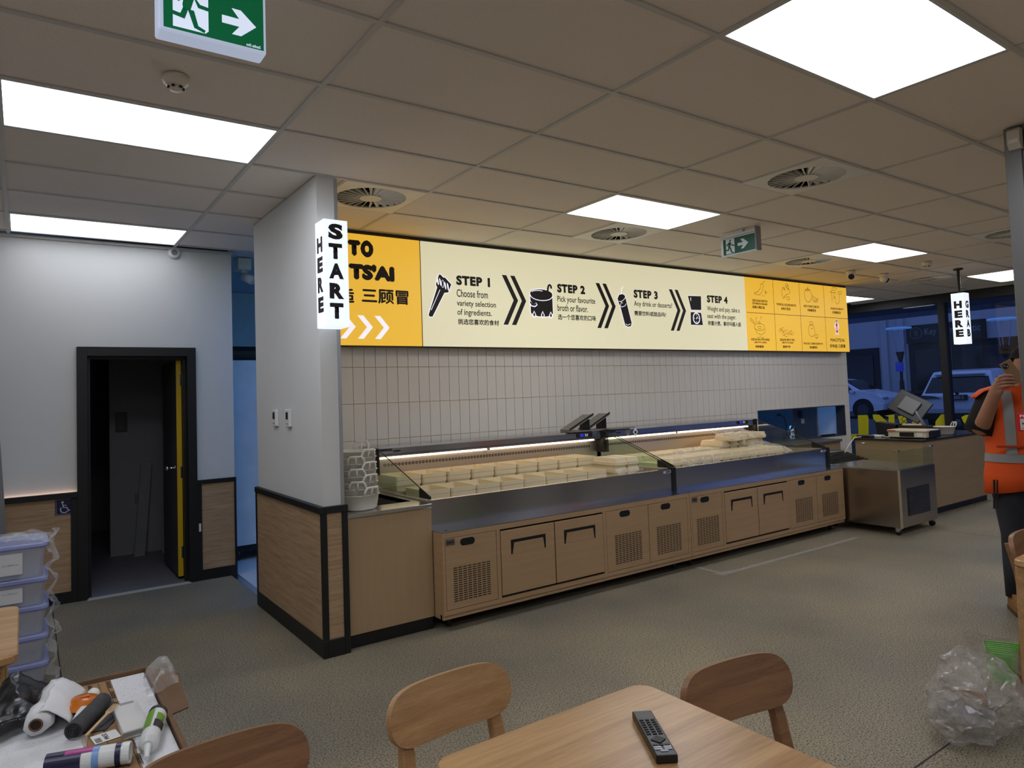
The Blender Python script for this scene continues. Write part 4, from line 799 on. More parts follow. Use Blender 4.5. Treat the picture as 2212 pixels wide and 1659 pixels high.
# angled price stands on the hoods, with a hanging tag
M_gs = plain('grey_stand', (128, 124, 116), 0.4)
for x, y, r, lb in ((3.30, 2.20, 0.0, 'grey folding stand with black edge on the hood above the digits'), (3.56, 2.24, 0.05, 'grey folding stand with black edge behind the hood joint')):
    t = thing('folding_stand', lb, 'stand', (x, y, 1.163), r, group='folding stands on the hoods')
    MB().box((-0.14, -0.09, 0), (0.16, 0.06, 0.01)).part('base_plate', M_gs, t)
    b = MB().box((-0.16, -0.09, 0), (0.17, 0.06, 0.014)); b.mv(Matrix.Translation((0, 0, 0.012)) @ Matrix.Translation((-0.14, 0, 0)) @ Matrix.Rotation(-0.42, 4, 'Y') @ Matrix.Translation((0.16, 0, 0))); b.part('sloping_plate', M_gs, t)
    b = MB().box((-0.165, -0.094, 0.012), (0.175, -0.088, 0.026)); b.mv(Matrix.Translation((0, 0, 0.012)) @ Matrix.Translation((-0.14, 0, 0)) @ Matrix.Rotation(-0.42, 4, 'Y') @ Matrix.Translation((0.16, 0, 0))); b.part('edge_strip', M_blackplastic, t)
    MB().box((0.1, -0.08, 0.01), (0.115, 0.05, 0.115)).part('prop', M_blackplastic, t)
t = thing('price_rail', 'flat grey rail lying across the hood joint with a white diamond tag', 'rail', (3.78, 2.13, 1.163))
MB().box((-0.15, -0.06, 0), (0.2, 0.03, 0.014), 0.002).part('rail', M_gs, t); MB().faces([(0.2, -0.062, 0.005), (0.235, -0.062, -0.04), (0.2, -0.062, -0.09), (0.165, -0.062, -0.04)], [[0, 1, 2, 3]]).solid(0.001).part('tag', M_whiteplastic, t); MB().box((0.185, -0.0645, -0.055), (0.212, -0.0635, -0.03)).part('tag_print', M_ink, t)
# ---------------------------------------------------------------- end counter with basin
M_endw = wood('pale_laminate', (168, 141, 104), (180, 153, 115), (16, 16, 1.2), 0.5, amt=2.0, band=1.2)
t = thing('end_counter', 'pale laminate end counter with steel top and basin beside the wall stub', 'counter', (0.85, 1.22, 0))
MB().box((-0.302, 0, 0.085), (0.303, 0.018, 0.805)).part('front_board', M_endw, t); MB().box((-0.302, 0.02, 0), (0.303, 0.05, 0.085)).part('kick_board', M_black, t); MB().box((-0.302, 0.0, 0), (-0.287, 0.02, 0.085)).part('corner_trim', M_black, t)
MB().box((-0.302, 0.018, 0.085), (-0.287, 1.27, 0.805)).part('side_board', M_endw, t); MB().box((0.288, 0.018, 0.085), (0.303, 1.27, 0.805)).part('side_board', M_endw, t)
mb = MB(); mb.box((-0.302, -0.012, 0.805), (0.303, 0.2, 0.83), 0.002); mb.box((-0.302, 1.0, 0.805), (0.303, 1.27, 0.83)); mb.box((-0.302, 0.2, 0.805), (-0.22, 1.0, 0.83)); mb.box((0.25, 0.2, 0.805), (0.303, 1.0, 0.83)); mb.part('steel_top', M_steel, t)
mb = MB(); mb.box((-0.22, 0.2, 0.6), (0.25, 1.0, 0.61)); mb.box((-0.225, 0.2, 0.6), (-0.22, 1.0, 0.83)); mb.box((0.25, 0.2, 0.6), (0.255, 1.0, 0.83)); mb.box((-0.22, 0.195, 0.6), (0.25, 0.2, 0.83)); mb.box((-0.22, 1.0, 0.6), (0.25, 1.005, 0.83)); mb.part('basin', M_steel, t)
# stack of white bowls with two-hole handles
M_bowl = plain('bowl_white', (232, 228, 216), 0.35, var=0.01)
def make_bowl(lb, group=None):
    t = thing('serving_bowl', lb, 'bowl', (0, 0, 0), group=group)
    prof = [(0.0, 0.0), (0.092, 0.0), (0.108, 0.012), (0.122, 0.095), (0.127, 0.095), (0.127, 0.1), (0.118, 0.1), (0.104, 0.016), (0.09, 0.005), (0, 0.005)]
    rings = [[Vector(p) for p in ring((0, 0, z), max(r, 0.002), max(r, 0.002), 24, pw=0.8)] for r, z in prof]
    MB().loft(rings, cap=True).part('bowl', M_bowl, t, smooth=True)
    # handle: flat tab with two openings
    h = MB(); path = [(-0.05, -0.122, 0.09), (-0.05, -0.134, 0.125), (-0.036, -0.142, 0.148), (0.036, -0.142, 0.148), (0.05, -0.134, 0.125), (0.05, -0.122, 0.09)]
    h.tube(path, 0.0075, 8); h.tube([(0, -0.124, 0.09), (0, -0.142, 0.148)], 0.007, 8); h.part('handle', M_bowl, t, smooth=True)
    return t
BG = 'stack of white handled bowls on the end counter'
b0 = make_bowl('bottom white bowl with two-hole handle of the stack by the wall stub', BG)
b0.location = (0.70, 1.37, 0.831); b0.rotation_euler = (0, 0, 0.25)
for k in range(1, 7): copy_thing(b0, (0.70 + 0.004 * ((k % 2) * 2 - 1), 1.37 + 0.004 * k, 0.831 + 0.04 * k), (0.25 if k % 2 == 0 else -0.45), 'white bowl with two-hole handle, ' + ORD[k] + ' from the bottom of the stack')
copy_thing(b0, (0.70, 1.40, 0.831 + 0.04 * 7), PI * 0.78, 'topmost white bowl of the stack, its handle turned to the tiled wall', BG)
# ---------------------------------------------------------------- steel glass-top cabinet on castors
t = thing('steel_cabinet', 'stainless cabinet on castors with low glass guard on top', 'refrigerator', (6.475, 0.93, 0))
M_scab = steel('cabinet_steel', (170, 163, 154), 0.24, (45, 45, 0.6))
MB().box((-0.385, -0.38, 0.075), (0.385, 0.38, 0.65), 0.004).part('body', M_scab, t)
MB().box((-0.375, -0.37, 0.65), (0.375, 0.37, 0.656)).part('top_tray', M_steel, t); MB().box((-0.389, -0.384, 0.075), (-0.372, -0.367, 0.65)).part('corner_strip', plain('strip_cream', (190, 180, 150), 0.4, 0.3), t)
for x in (-0.36, 0.36):
    for y in (-0.33, 0.33):
        c_ = MB().cyl((x - 0.012, y, 0.03), (x + 0.012, y, 0.03), 0.03, seg=18).part('castor', M_blackplastic, t); MB().box((x - 0.018, y - 0.02, 0.035), (x + 0.018, y + 0.02, 0.075)).part('castor_fork', M_steel, t)
MB().box((-0.245, -0.384, 0.18), (0.225, -0.38, 0.46)).part('louvre_plate', plain('louvre', (58, 58, 62), 0.4, 0.5), t)
for k in range(15): MB().box((-0.225, -0.39, 0.195 + k * 0.0165), (0.205, -0.384, 0.203 + k * 0.0165)).part('louvre_slat', plain('louvre_slat', (84, 84, 88), 0.35, 0.6), t)
M_g2 = glass('guard_glass', (251, 254, 251), 0.02)
gz0, gz1 = 0.656, 0.84
MB().box((-0.378, -0.375, gz0), (-0.372, 0.375, gz1)).part('guard_glass', M_g2, t); MB().box((-0.372, -0.375, gz0), (0.372, -0.369, gz1)).part('guard_glass', M_g2, t); MB().box((0.372, -0.375, gz0), (0.378, 0.375, gz1)).part('guard_glass', M_g2, t)
for x, y in ((-0.365, -0.362), (0.365, -0.362), (0.365, 0.362)): MB().box((x - 0.03, y - 0.016, gz1 - 0.006), (x + 0.03, y + 0.01, gz1 + 0.01), 0.003).part('glass_clip', M_steel, t)
# slatted steel appliance behind it
t = thing('slatted_warmer', 'low steel appliance with slatted sloping top behind the steel cabinet', 'appliance', (6.75, 1.72, 0))
MB().prism([(-0.36, 0), (-0.36, 0.62), (0.0, 0.72), (0.36, 0.72), (0.36, 0)], (-0.4, 0, 0), YA, ZA, XA, 0.82).part('body', M_scab, t)
for k in range(7):
    y = -0.33 + 0.045 * k; MB().box((-0.36, y, 0.626 + (y + 0.36) * 0.28), (0.38, y + 0.014, 0.634 + (y + 0.36) * 0.28)).part('slat', plain('slat_dark', (44, 42, 40), 0.4, 0.5), t)
t = thing('hatch_counter', 'small oak counter with grey top under the serving hatch', 'counter', (7.35, 2.3, 0))
MB().box((-0.56, -0.17, 0), (0.52, 0.18, 0.77)).part('body', M_lam, t); MB().box((-0.58, -0.19, 0.77), (0.54, 0.18, 0.8), 0.003).part('grey_top', plain('grey_top', (96, 96, 96), 0.4), t)
# ---------------------------------------------------------------- cash counter
t = thing('cash_counter', 'oak cash counter with black top and black plinth near the window', 'counter', (8.0, 1.2, 0))
M_cash = wood('cash_laminate', (150, 126, 92), (170, 144, 108), (1.5, 1.5, 16), 0.5, amt=2.0, band=1.2)
MB().box((-0.78, -0.38, 0.085), (1.0, 0.38, 0.85)).part('body', M_cash, t); MB().box((-0.74, -0.33, 0), (0.96, 0.36, 0.085)).part('plinth', M_black, t); MB().box((-0.8, -0.4, 0.85), (1.02, 0.4, 0.872), 0.003).part('worktop', plain('black_stone', (46, 46, 48), 0.18, var=0.15, scale=60), t)
TZ = 0.872
t = thing('counter_scale', 'cream counter scale with black connector panel and black end on the worktop', 'scale', (7.50, 1.04, TZ))
M_sc = plain('scale_cream', (216, 204, 176), 0.45)
MB().box((-0.13, -0.2, 0.012), (0.16, 0.22, 0.075), 0.004).part('body', M_sc, t); MB().box((-0.14, -0.21, 0.075), (0.17, 0.23, 0.1), 0.006).part('upper_cover', M_sc, t)
MB().box((-0.132, -0.07, 0.02), (-0.13, 0.09, 0.07)).part('connector_panel', M_blackplastic, t); MB().box((-0.132, -0.16, 0.024), (-0.13, -0.1, 0.066)).part('data_sticker', M_whiteplastic, t); MB().box((-0.142, 0.13, 0.082), (-0.14, 0.225, 0.094)).part('red_sticker', plain('red_sticker', (190, 60, 50), 0.5), t)
MB().box((-0.06, -0.235, 0.008), (0.15, -0.2, 0.09), 0.004).part('end_block', M_blackplastic, t)
for x in (-0.11, 0.14):
    for y in (-0.18, 0.2): MB().cyl((x, y, 0), (x, y, 0.012), 0.014, seg=12).part('foot', M_blackplastic, t)
t = thing('sales_terminal', 'black touch-screen sales terminal seen from behind on its tilted arm', 'terminal', (7.72, 1.13, TZ + 0.001))
MB().box((-0.03, -0.17, 0.0), (0.12, 0.17, 0.13), 0.01).part('base', M_blackplastic, t); MB().box((-0.02, -0.1, 0.13), (0.1, 0.12, 0.148), 0.004).part('base_cover', M_sc, t)
scr = MB().box((-0.012, -0.2, -0.15), (0.012, 0.2, 0.15), 0.008); scr.mv(Matrix.Translation((0.05, 0.05, 0.36)) @ Matrix.Rotation(0.5, 4, 'X') @ Matrix.Rotation(0.5, 4, 'Y')); scr.part('screen', M_blackplastic, t)
scr = MB().box((-0.04, -0.1, -0.09), (-0.01, 0.1, 0.09), 0.006); scr.mv(Matrix.Translation((0.05, 0.05, 0.36)) @ Matrix.Rotation(0.5, 4, 'X') @ Matrix.Rotation(0.5, 4, 'Y')); scr.part('back_box', plain('grey_back', (104, 104, 104), 0.4), t)
ar = MB(); ar.tube([(0.0, -0.13, 0.12), (0.02, -0.05, 0.25), (0.03, 0.0, 0.34)], 0.02, 8); ar.part('arm', plain('grey_arm', (130, 132, 136), 0.4, 0.4), t, smooth=True)
ca = MB(); ca.tube([(0.0, 0.08, 0.27), (-0.03, 0.12, 0.2), (-0.02, 0.06, 0.15)], 0.004, 6); ca.tube([(0.0, 0.1, 0.27), (-0.03, 0.05, 0.21), (-0.02, 0.13, 0.15)], 0.004, 6); ca.part('cable', M_blackplastic, t)
copy_thing(b0, (8.12, 0.98, TZ + 0.001), 0.9, 'lone white bowl with two-hole handle on the black worktop', BG); bpy.data.objects[-1] if False else None
t = thing('black_bin', 'black angular box behind the white router on the worktop', 'box', (7.75, 1.44, TZ)); MB().prism([(-0.1, 0), (-0.13, 0.14), (0.12, 0.17), (0.1, 0)], (-0.08, 0, 0), YA, ZA, XA, 0.16).part('shell', M_blackplastic, t); MB().box((-0.07, -0.1, 0.13), (0.07, 0.09, 0.135)).part('lid', M_black, t)
t = thing('router', 'small white router with cable on the black worktop', 'router', (7.45, 1.43, TZ)); MB().box((-0.05, -0.07, 0), (0.05, 0.07, 0.026), 0.005).part('case', M_whiteplastic, t); MB().tube([(0.0, -0.07, 0.012), (0.0, -0.12, 0.006), (-0.03, -0.16, 0.006)], 0.0035, 6).part('cable', M_whiteplastic, t)
t = thing('power_adapter', 'flat black power block with cable hanging off the worktop edge', 'adapter', (7.33, 1.53, TZ)); MB().box((-0.06, -0.1, 0), (0.06, 0.06, 0.03), 0.006).part('block', M_blackplastic, t); MB().tube([(-0.06, 0.0, 0.012), (-0.16, 0.03, 0.006), (-0.24, 0.06, -0.08), (-0.28, 0.1, -0.18)], 0.006, 6).part('cable', M_whiteplastic, t)
# ---------------------------------------------------------------- kitchen things
t = thing('tall_fridge', 'tall pale fridge on castors in the blue passage', 'refrigerator', (1.16, 4.55, 0)); M_fr = plain('fridge_pale', (214, 222, 230), 0.35, 0.0)
MB().box((-0.6, -0.35, 0.15), (0.6, 0.35, 1.98), 0.006).part('body', M_fr, t); MB().box((-0.6, -0.33, 0.09), (0.6, 0.33, 0.15)).part('base', M_black, t)
for x in (-0.53, 0.53):
    for y in (-0.28, 0.28): MB().cyl((x - 0.014, y, 0.045), (x + 0.014, y, 0.045), 0.045, seg=18).part('castor', M_blackplastic, t); MB().box((x - 0.02, y - 0.02, 0.05), (x + 0.02, y + 0.02, 0.09)).part('castor_fork', M_steel, t)
MB().box((-0.62, -0.37, 1.98), (0.62, 0.36, 2.12), 0.05).part('head_unit', M_blackplastic, t)
t = thing('steel_worktable', 'steel kitchen worktable seen through the serving hatch', 'table', (6.7, 2.98, 0)); MB().box((-1.3, -0.33, 0.76), (1.3, 0.3, 0.8)).part('worktop', M_steel, t); MB().box((-1.22, -0.27, 0.3), (1.22, 0.27, 0.32)).part('shelf', M_steel, t)
for x in (-1.22, 1.22):
    for y in (-0.3, 0.3): MB().cyl((x, y, 0), (x, y, 0.76), 0.02).part('leg', M_steel, t)
t = thing('upright_freezer', 'dark blue-grey upright cabinet with note seen through the hatch', 'refrigerator', (8.46, 3.3, 0)); MB().box((-0.36, -0.35, 0.1), (0.25, 0.35, 2.0), 0.006).part('body', plain('freezer_grey', (84, 92, 104), 0.35, 0.3), t); MB().box((-0.15, -0.358, 0.97), (-0.08, -0.35, 1.04)).part('note', M_whiteplastic, t); MB().box((-0.2, -0.38, 1.06), (-0.15, -0.35, 1.16)).part('latch', M_blackplastic, t); MB().box((-0.36, -0.33, 0), (0.25, 0.33, 0.1)).part('plinth', M_black, t)
t = thing('steel_jug', 'steel jug with black handle on the kitchen worktable', 'jug', (7.9, 2.86, 0.8)); MB().lathe([(0, 0), (0.055, 0), (0.05, 0.16), (0.046, 0.16), (0.05, 0.01), (0, 0.01)], seg=20).part('body', M_steel, t, smooth=True); MB().tube([(0.05, 0, 0.03), (0.1, 0, 0.04), (0.1, 0, 0.13), (0.05, 0, 0.14)], 0.012, 8).part('handle', M_blackplastic, t, smooth=True)
t = thing('gooseneck_microphone', 'black gooseneck microphone curving up from the kitchen worktable', 'microphone', (7.75, 2.84, 0.8)); MB().cyl((0, 0, 0), (0, 0, 0.02), 0.045, seg=18).part('base', M_blackplastic, t); MB().tube([(0, 0, 0.02), (0.02, 0, 0.16), (-0.02, 0, 0.29), (-0.12, 0, 0.33)], 0.008, 8).part('neck', M_blackplastic, t, smooth=True); MB().tube([(-0.11, 0, 0.33), (-0.15, 0, 0.335), (-0.19, 0, 0.325)], [0.018, 0.024, 0.012], 10).part('head', M_blackplastic, t, smooth=True)
t = thing('shelf_rack', 'dark pole rack standing at the kitchen wall behind the hatch', 'rack', (7.9, 4.6, 0))
for x in (-0.5, 0.5):
    for y in (-0.2, 0.2): MB().cyl((x, y, 0), (x, y, 1.9), 0.022).part('pole', plain('rack_dark', (36, 40, 50), 0.5), t)
for z in (0.4, 0.9, 1.5): MB().box((-0.52, -0.22, z), (0.52, 0.22, z + 0.025)).part('shelf', MATS['rack_dark'], t)
t = thing('plate_stack', 'dark tray lying on the ledge of the serving hatch', 'tray', (8.35, 2.57, 0.803)); MB().lathe([(0, 0), (0.16, 0), (0.2, 0.015), (0.205, 0.015), (0.16, 0.004), (0, 0.004)], seg=24, sy=0.25).part('tray', M_blackplastic, t)
t = thing('grey_pipe', 'pale pipe column in the kitchen beside the hatch end', 'pipe', (8.6, 5.4, 0)); MB().cyl((0, 0, 0), (0, 0, HC), 0.08, seg=20).part('pipe', M_kw, t, smooth=True); MB().box((-0.09, -0.09, 0), (0.09, 0.09, 0.03)).part('flange', M_kw, t)
# ================================================================ tables and chairs
def rrect(x, y, r, n=5):
    pts = []
    for sx, sy, a0 in ((1, 1, 0), (-1, 1, 90), (-1, -1, 180), (1, -1, 270)):
        for k in range(n + 1): an = math.radians(a0 + k * 90 / n); pts.append((sx * (x - r) + r * math.cos(an), sy * (y - r) + r * math.sin(an)))
    return pts
M_tabtop = wood('table_top_wood', (146, 104, 64), (218, 176, 124), (9, 1.1, 9), 0.3, amt=1.5, band=1.3)
M_tabtopx = wood('table_top_wood_across', (150, 108, 66), (216, 174, 122), (0.6, 10, 10), 0.3, amt=1.6, band=1.6)
def table(loc, wx, dy, lb, grain=None, ins=0.065):
    t = thing('dining_table', lb, 'table', loc)
    a, b = wx / 2, dy / 2
    rings = [[Vector((p[0], p[1], z)) for p in rrect(a - i, b - i, 0.045)] for i, z in ((0.006, 0.708), (0, 0.714), (0, 0.734), (0.004, 0.74))]
    MB().loft(rings).part('table_top', grain or M_tabtop, t, smooth=False)
    ap = MB(); ap.box((-a + 0.09, -b + 0.07, 0.64), (a - 0.09, -b + 0.09, 0.708)); ap.box((-a + 0.09, b - 0.09, 0.64), (a - 0.09, b - 0.07, 0.708)); ap.box((-a + 0.07, -b + 0.09, 0.64), (-a + 0.09, b - 0.09, 0.708)); ap.box((a - 0.09, -b + 0.09, 0.64), (a - 0.07, b - 0.09, 0.708)); ap.part('apron', M_ash, t)
    for sx in (-1, 1):
        for sy in (-1, 1):
            x, y = sx * (a - ins), sy * (b - ins)
            MB().loft([[Vector((x + (sx * 0.012 if z == 0 else 0) + p[0] * s, y + (sy * 0.012 if z == 0 else 0) + p[1] * s, z)) for p in rrect(0.026, 0.026, 0.008, 2)] for z, s in ((0, 0.62), (0.708, 1.0))]).part('leg', M_ash, t)
    return t
table((-0.037, -2.11, 0), 0.665, 1.2, 'wooden dining table with rounded corners under the remote control', M_tabtopx)
table((2.83, -2.2, 0), 0.70, 1.14, 'wooden dining table beside the clear plastic bag', None, 0.034)
table((-1.47, 0.29, 0), 0.70, 0.72, 'small wooden table in front of the clear storage boxes', M_tabtopx)
def chair(lb, top, leg):
    t = thing('dining_chair', lb, 'chair', (0, 0, 0), group='wooden chairs with curved oval backrests')
    W, Hh, zc, yb = 0.200, 0.073, 0.695, 0.235
    def f(u, v):
        a = (u * 2 - 1) * 0.9995; h = Hh * max(0.0, 1 - abs(a) ** 6) ** 0.5; b = v * 2 - 1
        bow = 0.004 * (1 - a * a)
        return (a * W, yb + 0.02 * (1 - a * a) - 0.005 + b * h * 0.22, zc + bow + b * h)
    MB().sheet(lambda u, v: f(0.5 - 0.5 * math.cos(PI * u), v), 40, 6).merge(1e-4).solid(0.02).part('backrest', top, t, smooth=False)
    def sf(u, v):
        a, b = u * 2 - 1, v * 2 - 1; s = 1 - 0.09 * (b + 1) / 2
        return (a * 0.215 * s, b * 0.205, 0.452 - 0.012 * (1 - a * a) * (1 - b * b))
    MB().sheet(sf, 10, 10).solid(0.028).part('seat', top, t)
    for s in (-1, 1):
        MB().loft([[Vector((s * x + p[0] * k, y + p[1] * k, z)) for p in rrect(0.02, 0.016, 0.007, 2)] for x, y, z, k in ((0.175, 0.25, 0, 0.7), (0.158, 0.195, 0.43, 1.15), (0.145, 0.225, 0.60, 1.0), (0.14, 0.262, 0.73, 0.75))]).part('leg', leg, t)
        MB().loft([[Vector((s * x + p[0] * k, y + p[1] * k, z)) for p in rrect(0.018, 0.018, 0.007, 2)] for x, y, z, k in ((0.2, -0.2, 0, 0.7), (0.18, -0.17, 0.43, 1.15))]).part('leg', leg, t)
    r = MB(); r.box((-0.17, -0.18, 0.385), (0.17, -0.16, 0.43)); r.box((-0.16, 0.18, 0.385), (0.16, 0.2, 0.43))
    for s in (-1, 1): r.box((s * 0.165 - 0.009, -0.16, 0.385), (s * 0.165 + 0.009, 0.18, 0.43))
    r.part('seat_rail', leg, t)
    return t
def put(o, loc, rz): o.matrix_world = Matrix.Translation(Vector(loc)) @ Rz(rz); MW[o.name] = o.matrix_world.copy()
ca_ = chair('light wooden chair whose backrest stands behind the table with the remote', M_ash, M_ash); put(ca_, (-0.125, -1.44, 0), 0.05)
cb_ = chair('wooden chair beyond the remote, shade darkened into its wood colour', M_ash_shaded, M_ash_shaded); put(cb_, (0.497, -1.872, 0), -0.14)
copy_thing(cb_, (-0.725, -1.43, 0), 0.03, 'wooden chair by the open tile carton, shade darkened into its colour'); copy_thing(cb_, (3.0, -1.75, 0), 0.0, 'reddish brown wooden chair by the table at the steel post')  # both reuse the chair with shade put into its wood colour
# remote control
t = thing('remote_control', 'slim black remote control with button rows lying on the table', 'remote control', (0.083, -1.752, 0.741), math.radians(-31.5))
M_rc = plain('remote_black', (20, 21, 23), 0.35); M_key = plain('remote_key', (34, 36, 38), 0.5); M_keyw = plain('remote_key_white', (190, 190, 200), 0.5)
MB().box((-0.024, -0.105, 0), (0.024, 0.105, 0.018), 0.003, 2).part('body', M_rc, t)
for r in range(7):
    for c in range(3): MB().box((-0.0185 + c * 0.0135, 0.052 - r * 0.011, 0.018), (-0.0085 + c * 0.0135, 0.059 - r * 0.011, 0.0198), 0.001).part('button', M_key, t)
MB().prism([(0, -0.017), (0.017, 0), (0, 0.017), (-0.017, 0)], (0, -0.038, 0.018), XA, YA, ZA, 0.002).part('direction_pad', M_key, t)
for k, (x, y, mt) in enumerate(((-0.013, -0.062, M_key), (0.0, -0.062, M_key), (0.013, -0.062, M_key), (-0.011, -0.071, M_keyw), (0.011, -0.071, M_keyw), (-0.011, -0.079, M_keyw), (0.011, -0.079, M_keyw), (0, -0.087, M_keyw))): MB().box((x - (0.005 if mt is M_key else 0.0085), y - 0.0028, 0.018), (x + (0.005 if mt is M_key else 0.0085), y + 0.0028, 0.0196)).part('button', mt, t)
# ---------------------------------------------------------------- storage box stack
M_clear = film('clear_polypropylene', (204, 208, 222), 0.48, 0.12); M_lid = film('clear_lid', (170, 180, 225), 0.6, 0.1); M_blue = plain('blue_lip', (74, 88, 190), 0.35); M_lab = plain('label_paper', (206, 206, 208), 0.7)
zb = 0.0; hs = (0.172, 0.15, 0.158, 0.152, 0.188)
order = ['bottom clear storage box of the stack, printed label on its front', 'second clear storage box from the floor in the stack', 'middle clear storage box of the stack', 'clear storage box with pale label, second from the top of the stack', 'topmost clear storage box of the stack under crumpled wrap']
XR, YF = -0.99, 1.70
for k, h in enumerate(hs):
    t = thing('storage_box', order[k], 'storage box', (XR - 0.28, YF + 0.2, zb), group='clear storage boxes in a stack')
    b = MB(); rings = [[Vector((p[0], p[1], z)) for p in rrect(0.27 - i, 0.19 - i, 0.035, 3)] for i, z in ((0.02, 0.001), (0.002, h - 0.022), (0.008, h - 0.022), (0.026, 0.006))]; b.loft(rings).part('tub', M_clear, t)
    MB().loft([[Vector((p[0], p[1], z)) for p in rrect(0.28 - i, 0.2 - i, 0.035, 3)] for i, z in ((0, h - 0.022), (0, h - 0.006), (0.014, h - 0.001))]).part('lid', M_lid, t)
    MB().tube([(p[0], p[1], h - 0.02) for p in rrect(0.281, 0.201, 0.035, 3)], 0.0018, 5, closed=True).part('blue_lip', M_blue, t)
    if k in (0, 3, 4):
        l_ = MB().box((-0.02, -0.192, 0.03), (0.16, -0.19, h - 0.045)).part('paper_label', M_lab, t); w0 = MW[t.name].translation
        text('STORAGE BOX', (w0.x - 0.01, w0.y - 0.192, w0.z + 0.045), *FS, 0.06, 0.012, 'label_print', M_ink, l_, 0.02); text('6.3 L  30x20x12 cm', (w0.x + 0.07, w0.y - 0.192, w0.z + 0.08), *FS, 0.07, 0.009, 'label_print', plain('grey_print', (110, 110, 114), 0.7), l_, 0.0)
        mb = MB(); stroke(mb, [(0, 0), (0.05, 0), (0.055, 0.022), (0.01, 0.026), (0, 0)], 0.0015, (w0.x, w0.y - 0.192, w0.z + 0.07), *FS); mb.part('label_drawing', MATS['grey_print'], l_, world=True, normals=False)
    zb += h
M_wrapc = film('shrink_film', (236, 238, 244), 0.16, 0.06)
w_ = ['clear shrink wrap crumpled down the edge of the storage box stack', 'clear shrink wrap crumpled over the topmost storage box']
crumple(lambda u, v: (XR + 0.012 + 0.02 * math.sin(v * 40) + 0.015 * u, YF + 0.02 + 0.12 * u, 0.02 + 0.86 * v), 8, 60, 0.03, 14, 11).top('shrink_wrap', M_wrapc, w_[0], 'plastic wrap')
crumple(lambda u, v: (XR - 0.5 + 0.53 * u, YF + 0.02 + 0.3 * v, zb + 0.03 - 0.04 * max(0, u - 0.85) * 6), 30, 14, 0.022, 11, 12).top('shrink_wrap', M_wrapc, w_[1], 'plastic wrap')
# ---------------------------------------------------------------- open carton with ceiling boards and odds and ends
CX0, CX1, CY0, CY1, CZ = -1.46, -0.78, -1.10, -0.35, 0.685
M_card = plain('cardboard', (112, 84, 58), 0.85, var=0.06, scale=20); M_board = speckled('loose_board_white', (222, 222, 224), (165, 165, 170), 190, 0.66)
t = thing('tile_carton', 'tall open cardboard carton holding spare ceiling boards by the wooden chair', 'carton', ((CX0 + CX1) / 2, (CY0 + CY1) / 2, 0))
mb = MB(); e = 0.012
mb.box((CX0 - e, CY0 - e, 0), (CX0, CY1 + e, CZ + 0.01)); mb.box((CX1, CY0 - e, 0), (CX1 + e, CY1 + e, CZ + 0.01)); mb.box((CX0, CY0 - e, 0), (CX1, CY0, CZ + 0.01)); mb.box((CX0, CY1, 0), (CX1, CY1 + e, CZ + 0.012)); mb.box((CX0, CY0, 0), (CX1, CY1, 0.01)); mb.part('carton_body', M_card, t, world=True)
MB().faces([(CX1 + e, CY1, CZ + 0.012), (CX1 + e + 0.07, CY1 - 0.1, CZ + 0.005), (CX1 + e + 0.055, CY1 - 0.35, CZ - 0.01), (CX1 + e, CY1 - 0.42, CZ + 0.01)], [[0, 1, 2, 3]]).solid(0.005).part('flap', M_card, t, world=True)
for k in range(6):
    z = 0.02 + k * 0.11
    MB().box((CX0 + 0.005, CY0 + 0.005, z), (CX1 - 0.005, CY1 - 0.005, z + 0.105)).part('board_bundle', M_board, t, world=True)
MB().box((CX0 + 0.004, CY0 + 0.004, CZ - 0.014), (CX1 - 0.004, CY1 - 0.004, CZ), 0.002).top('loose_ceiling_board', M_board, 'white speckled ceiling board lying uppermost in the open carton', 'ceiling board')
M_kraft = plain('kraft_paper', (150, 116, 78), 0.85, var=0.05, scale=15); M_kink = plain('kraft_ink', (70, 50, 34), 0.85)
def kraft(pts, lb, seed):
    t = thing('kraft_strip', lb, 'packaging', (pts[0][0], pts[0][1], CZ)); z = CZ + 0.001
    MB().faces([(x, y, z) for x, y in pts] + [(x, y, z + 0.0015) for x, y in pts], [[3, 2, 1, 0], [4, 5, 6, 7], [0, 1, 5, 4], [1, 2, 6, 5], [2, 3, 7, 6], [3, 0, 4, 7]]).part('sheet', M_kraft, t, world=True)
    p0, p1, p3 = Vector((*pts[0], z + 0.0015)), Vector((*pts[1], z + 0.0015)), Vector((*pts[3], z + 0.0015)); U, V = p1 - p0, p3 - p0; lu, lv = U.length, V.length; U.normalize(); V.normalize()
    n = max(1, int(lv / 0.085))
    for k in range(n):
        for q in range(2):
            o = p0 + U * (lu * (0.42 + 0.48 * q)) + V * (lv * (k + 0.9) / n)
            text('Armstrong', o, -V, U, ZA, min(0.065, lv / n * 0.75), 0.02, 'brand_print', M_kink, t, 0.02, lift=0.0006); text('CEILING SOLUTIONS', o - U * 0.018, -V, U, ZA, min(0.06, lv / n * 0.7), 0.005, 'small_print', M_kink, t, 0.0, lift=0.0006)
    mb = MB()
    for q in (0.08, 0.5, 0.95): stroke(mb, [(lu * q, 0.005), (lu * q, lv - 0.005)], 0.0015, p0, U, V, ZA, 0.0006)
    for k in range(n + 1): stroke(mb, [(0.004, lv * k / n), (lu - 0.004, lv * k / n)], 0.0015, p0, U, V, ZA, 0.0006)
    mb.part('print_frame', M_kink, t, world=True, normals=False)
kraft([(-0.969, -0.48), (-0.876, -0.47), (-0.886, -0.385), (-0.978, -0.395)], 'printed kraft strip end under the orange lid', 1) if False else None
kraft([(-0.975, -1.02), (-0.872, -1.02), (-0.880, -0.362), (-0.992, -0.362)], 'printed brown kraft strip lying across the white boards', 2)
Z0 = CZ + 0.002
def lay(p, q, r, z=None): return Vector((p[0], p[1], (z or Z0) + r)), Vector((q[0], q[1], (z or Z0) + r))
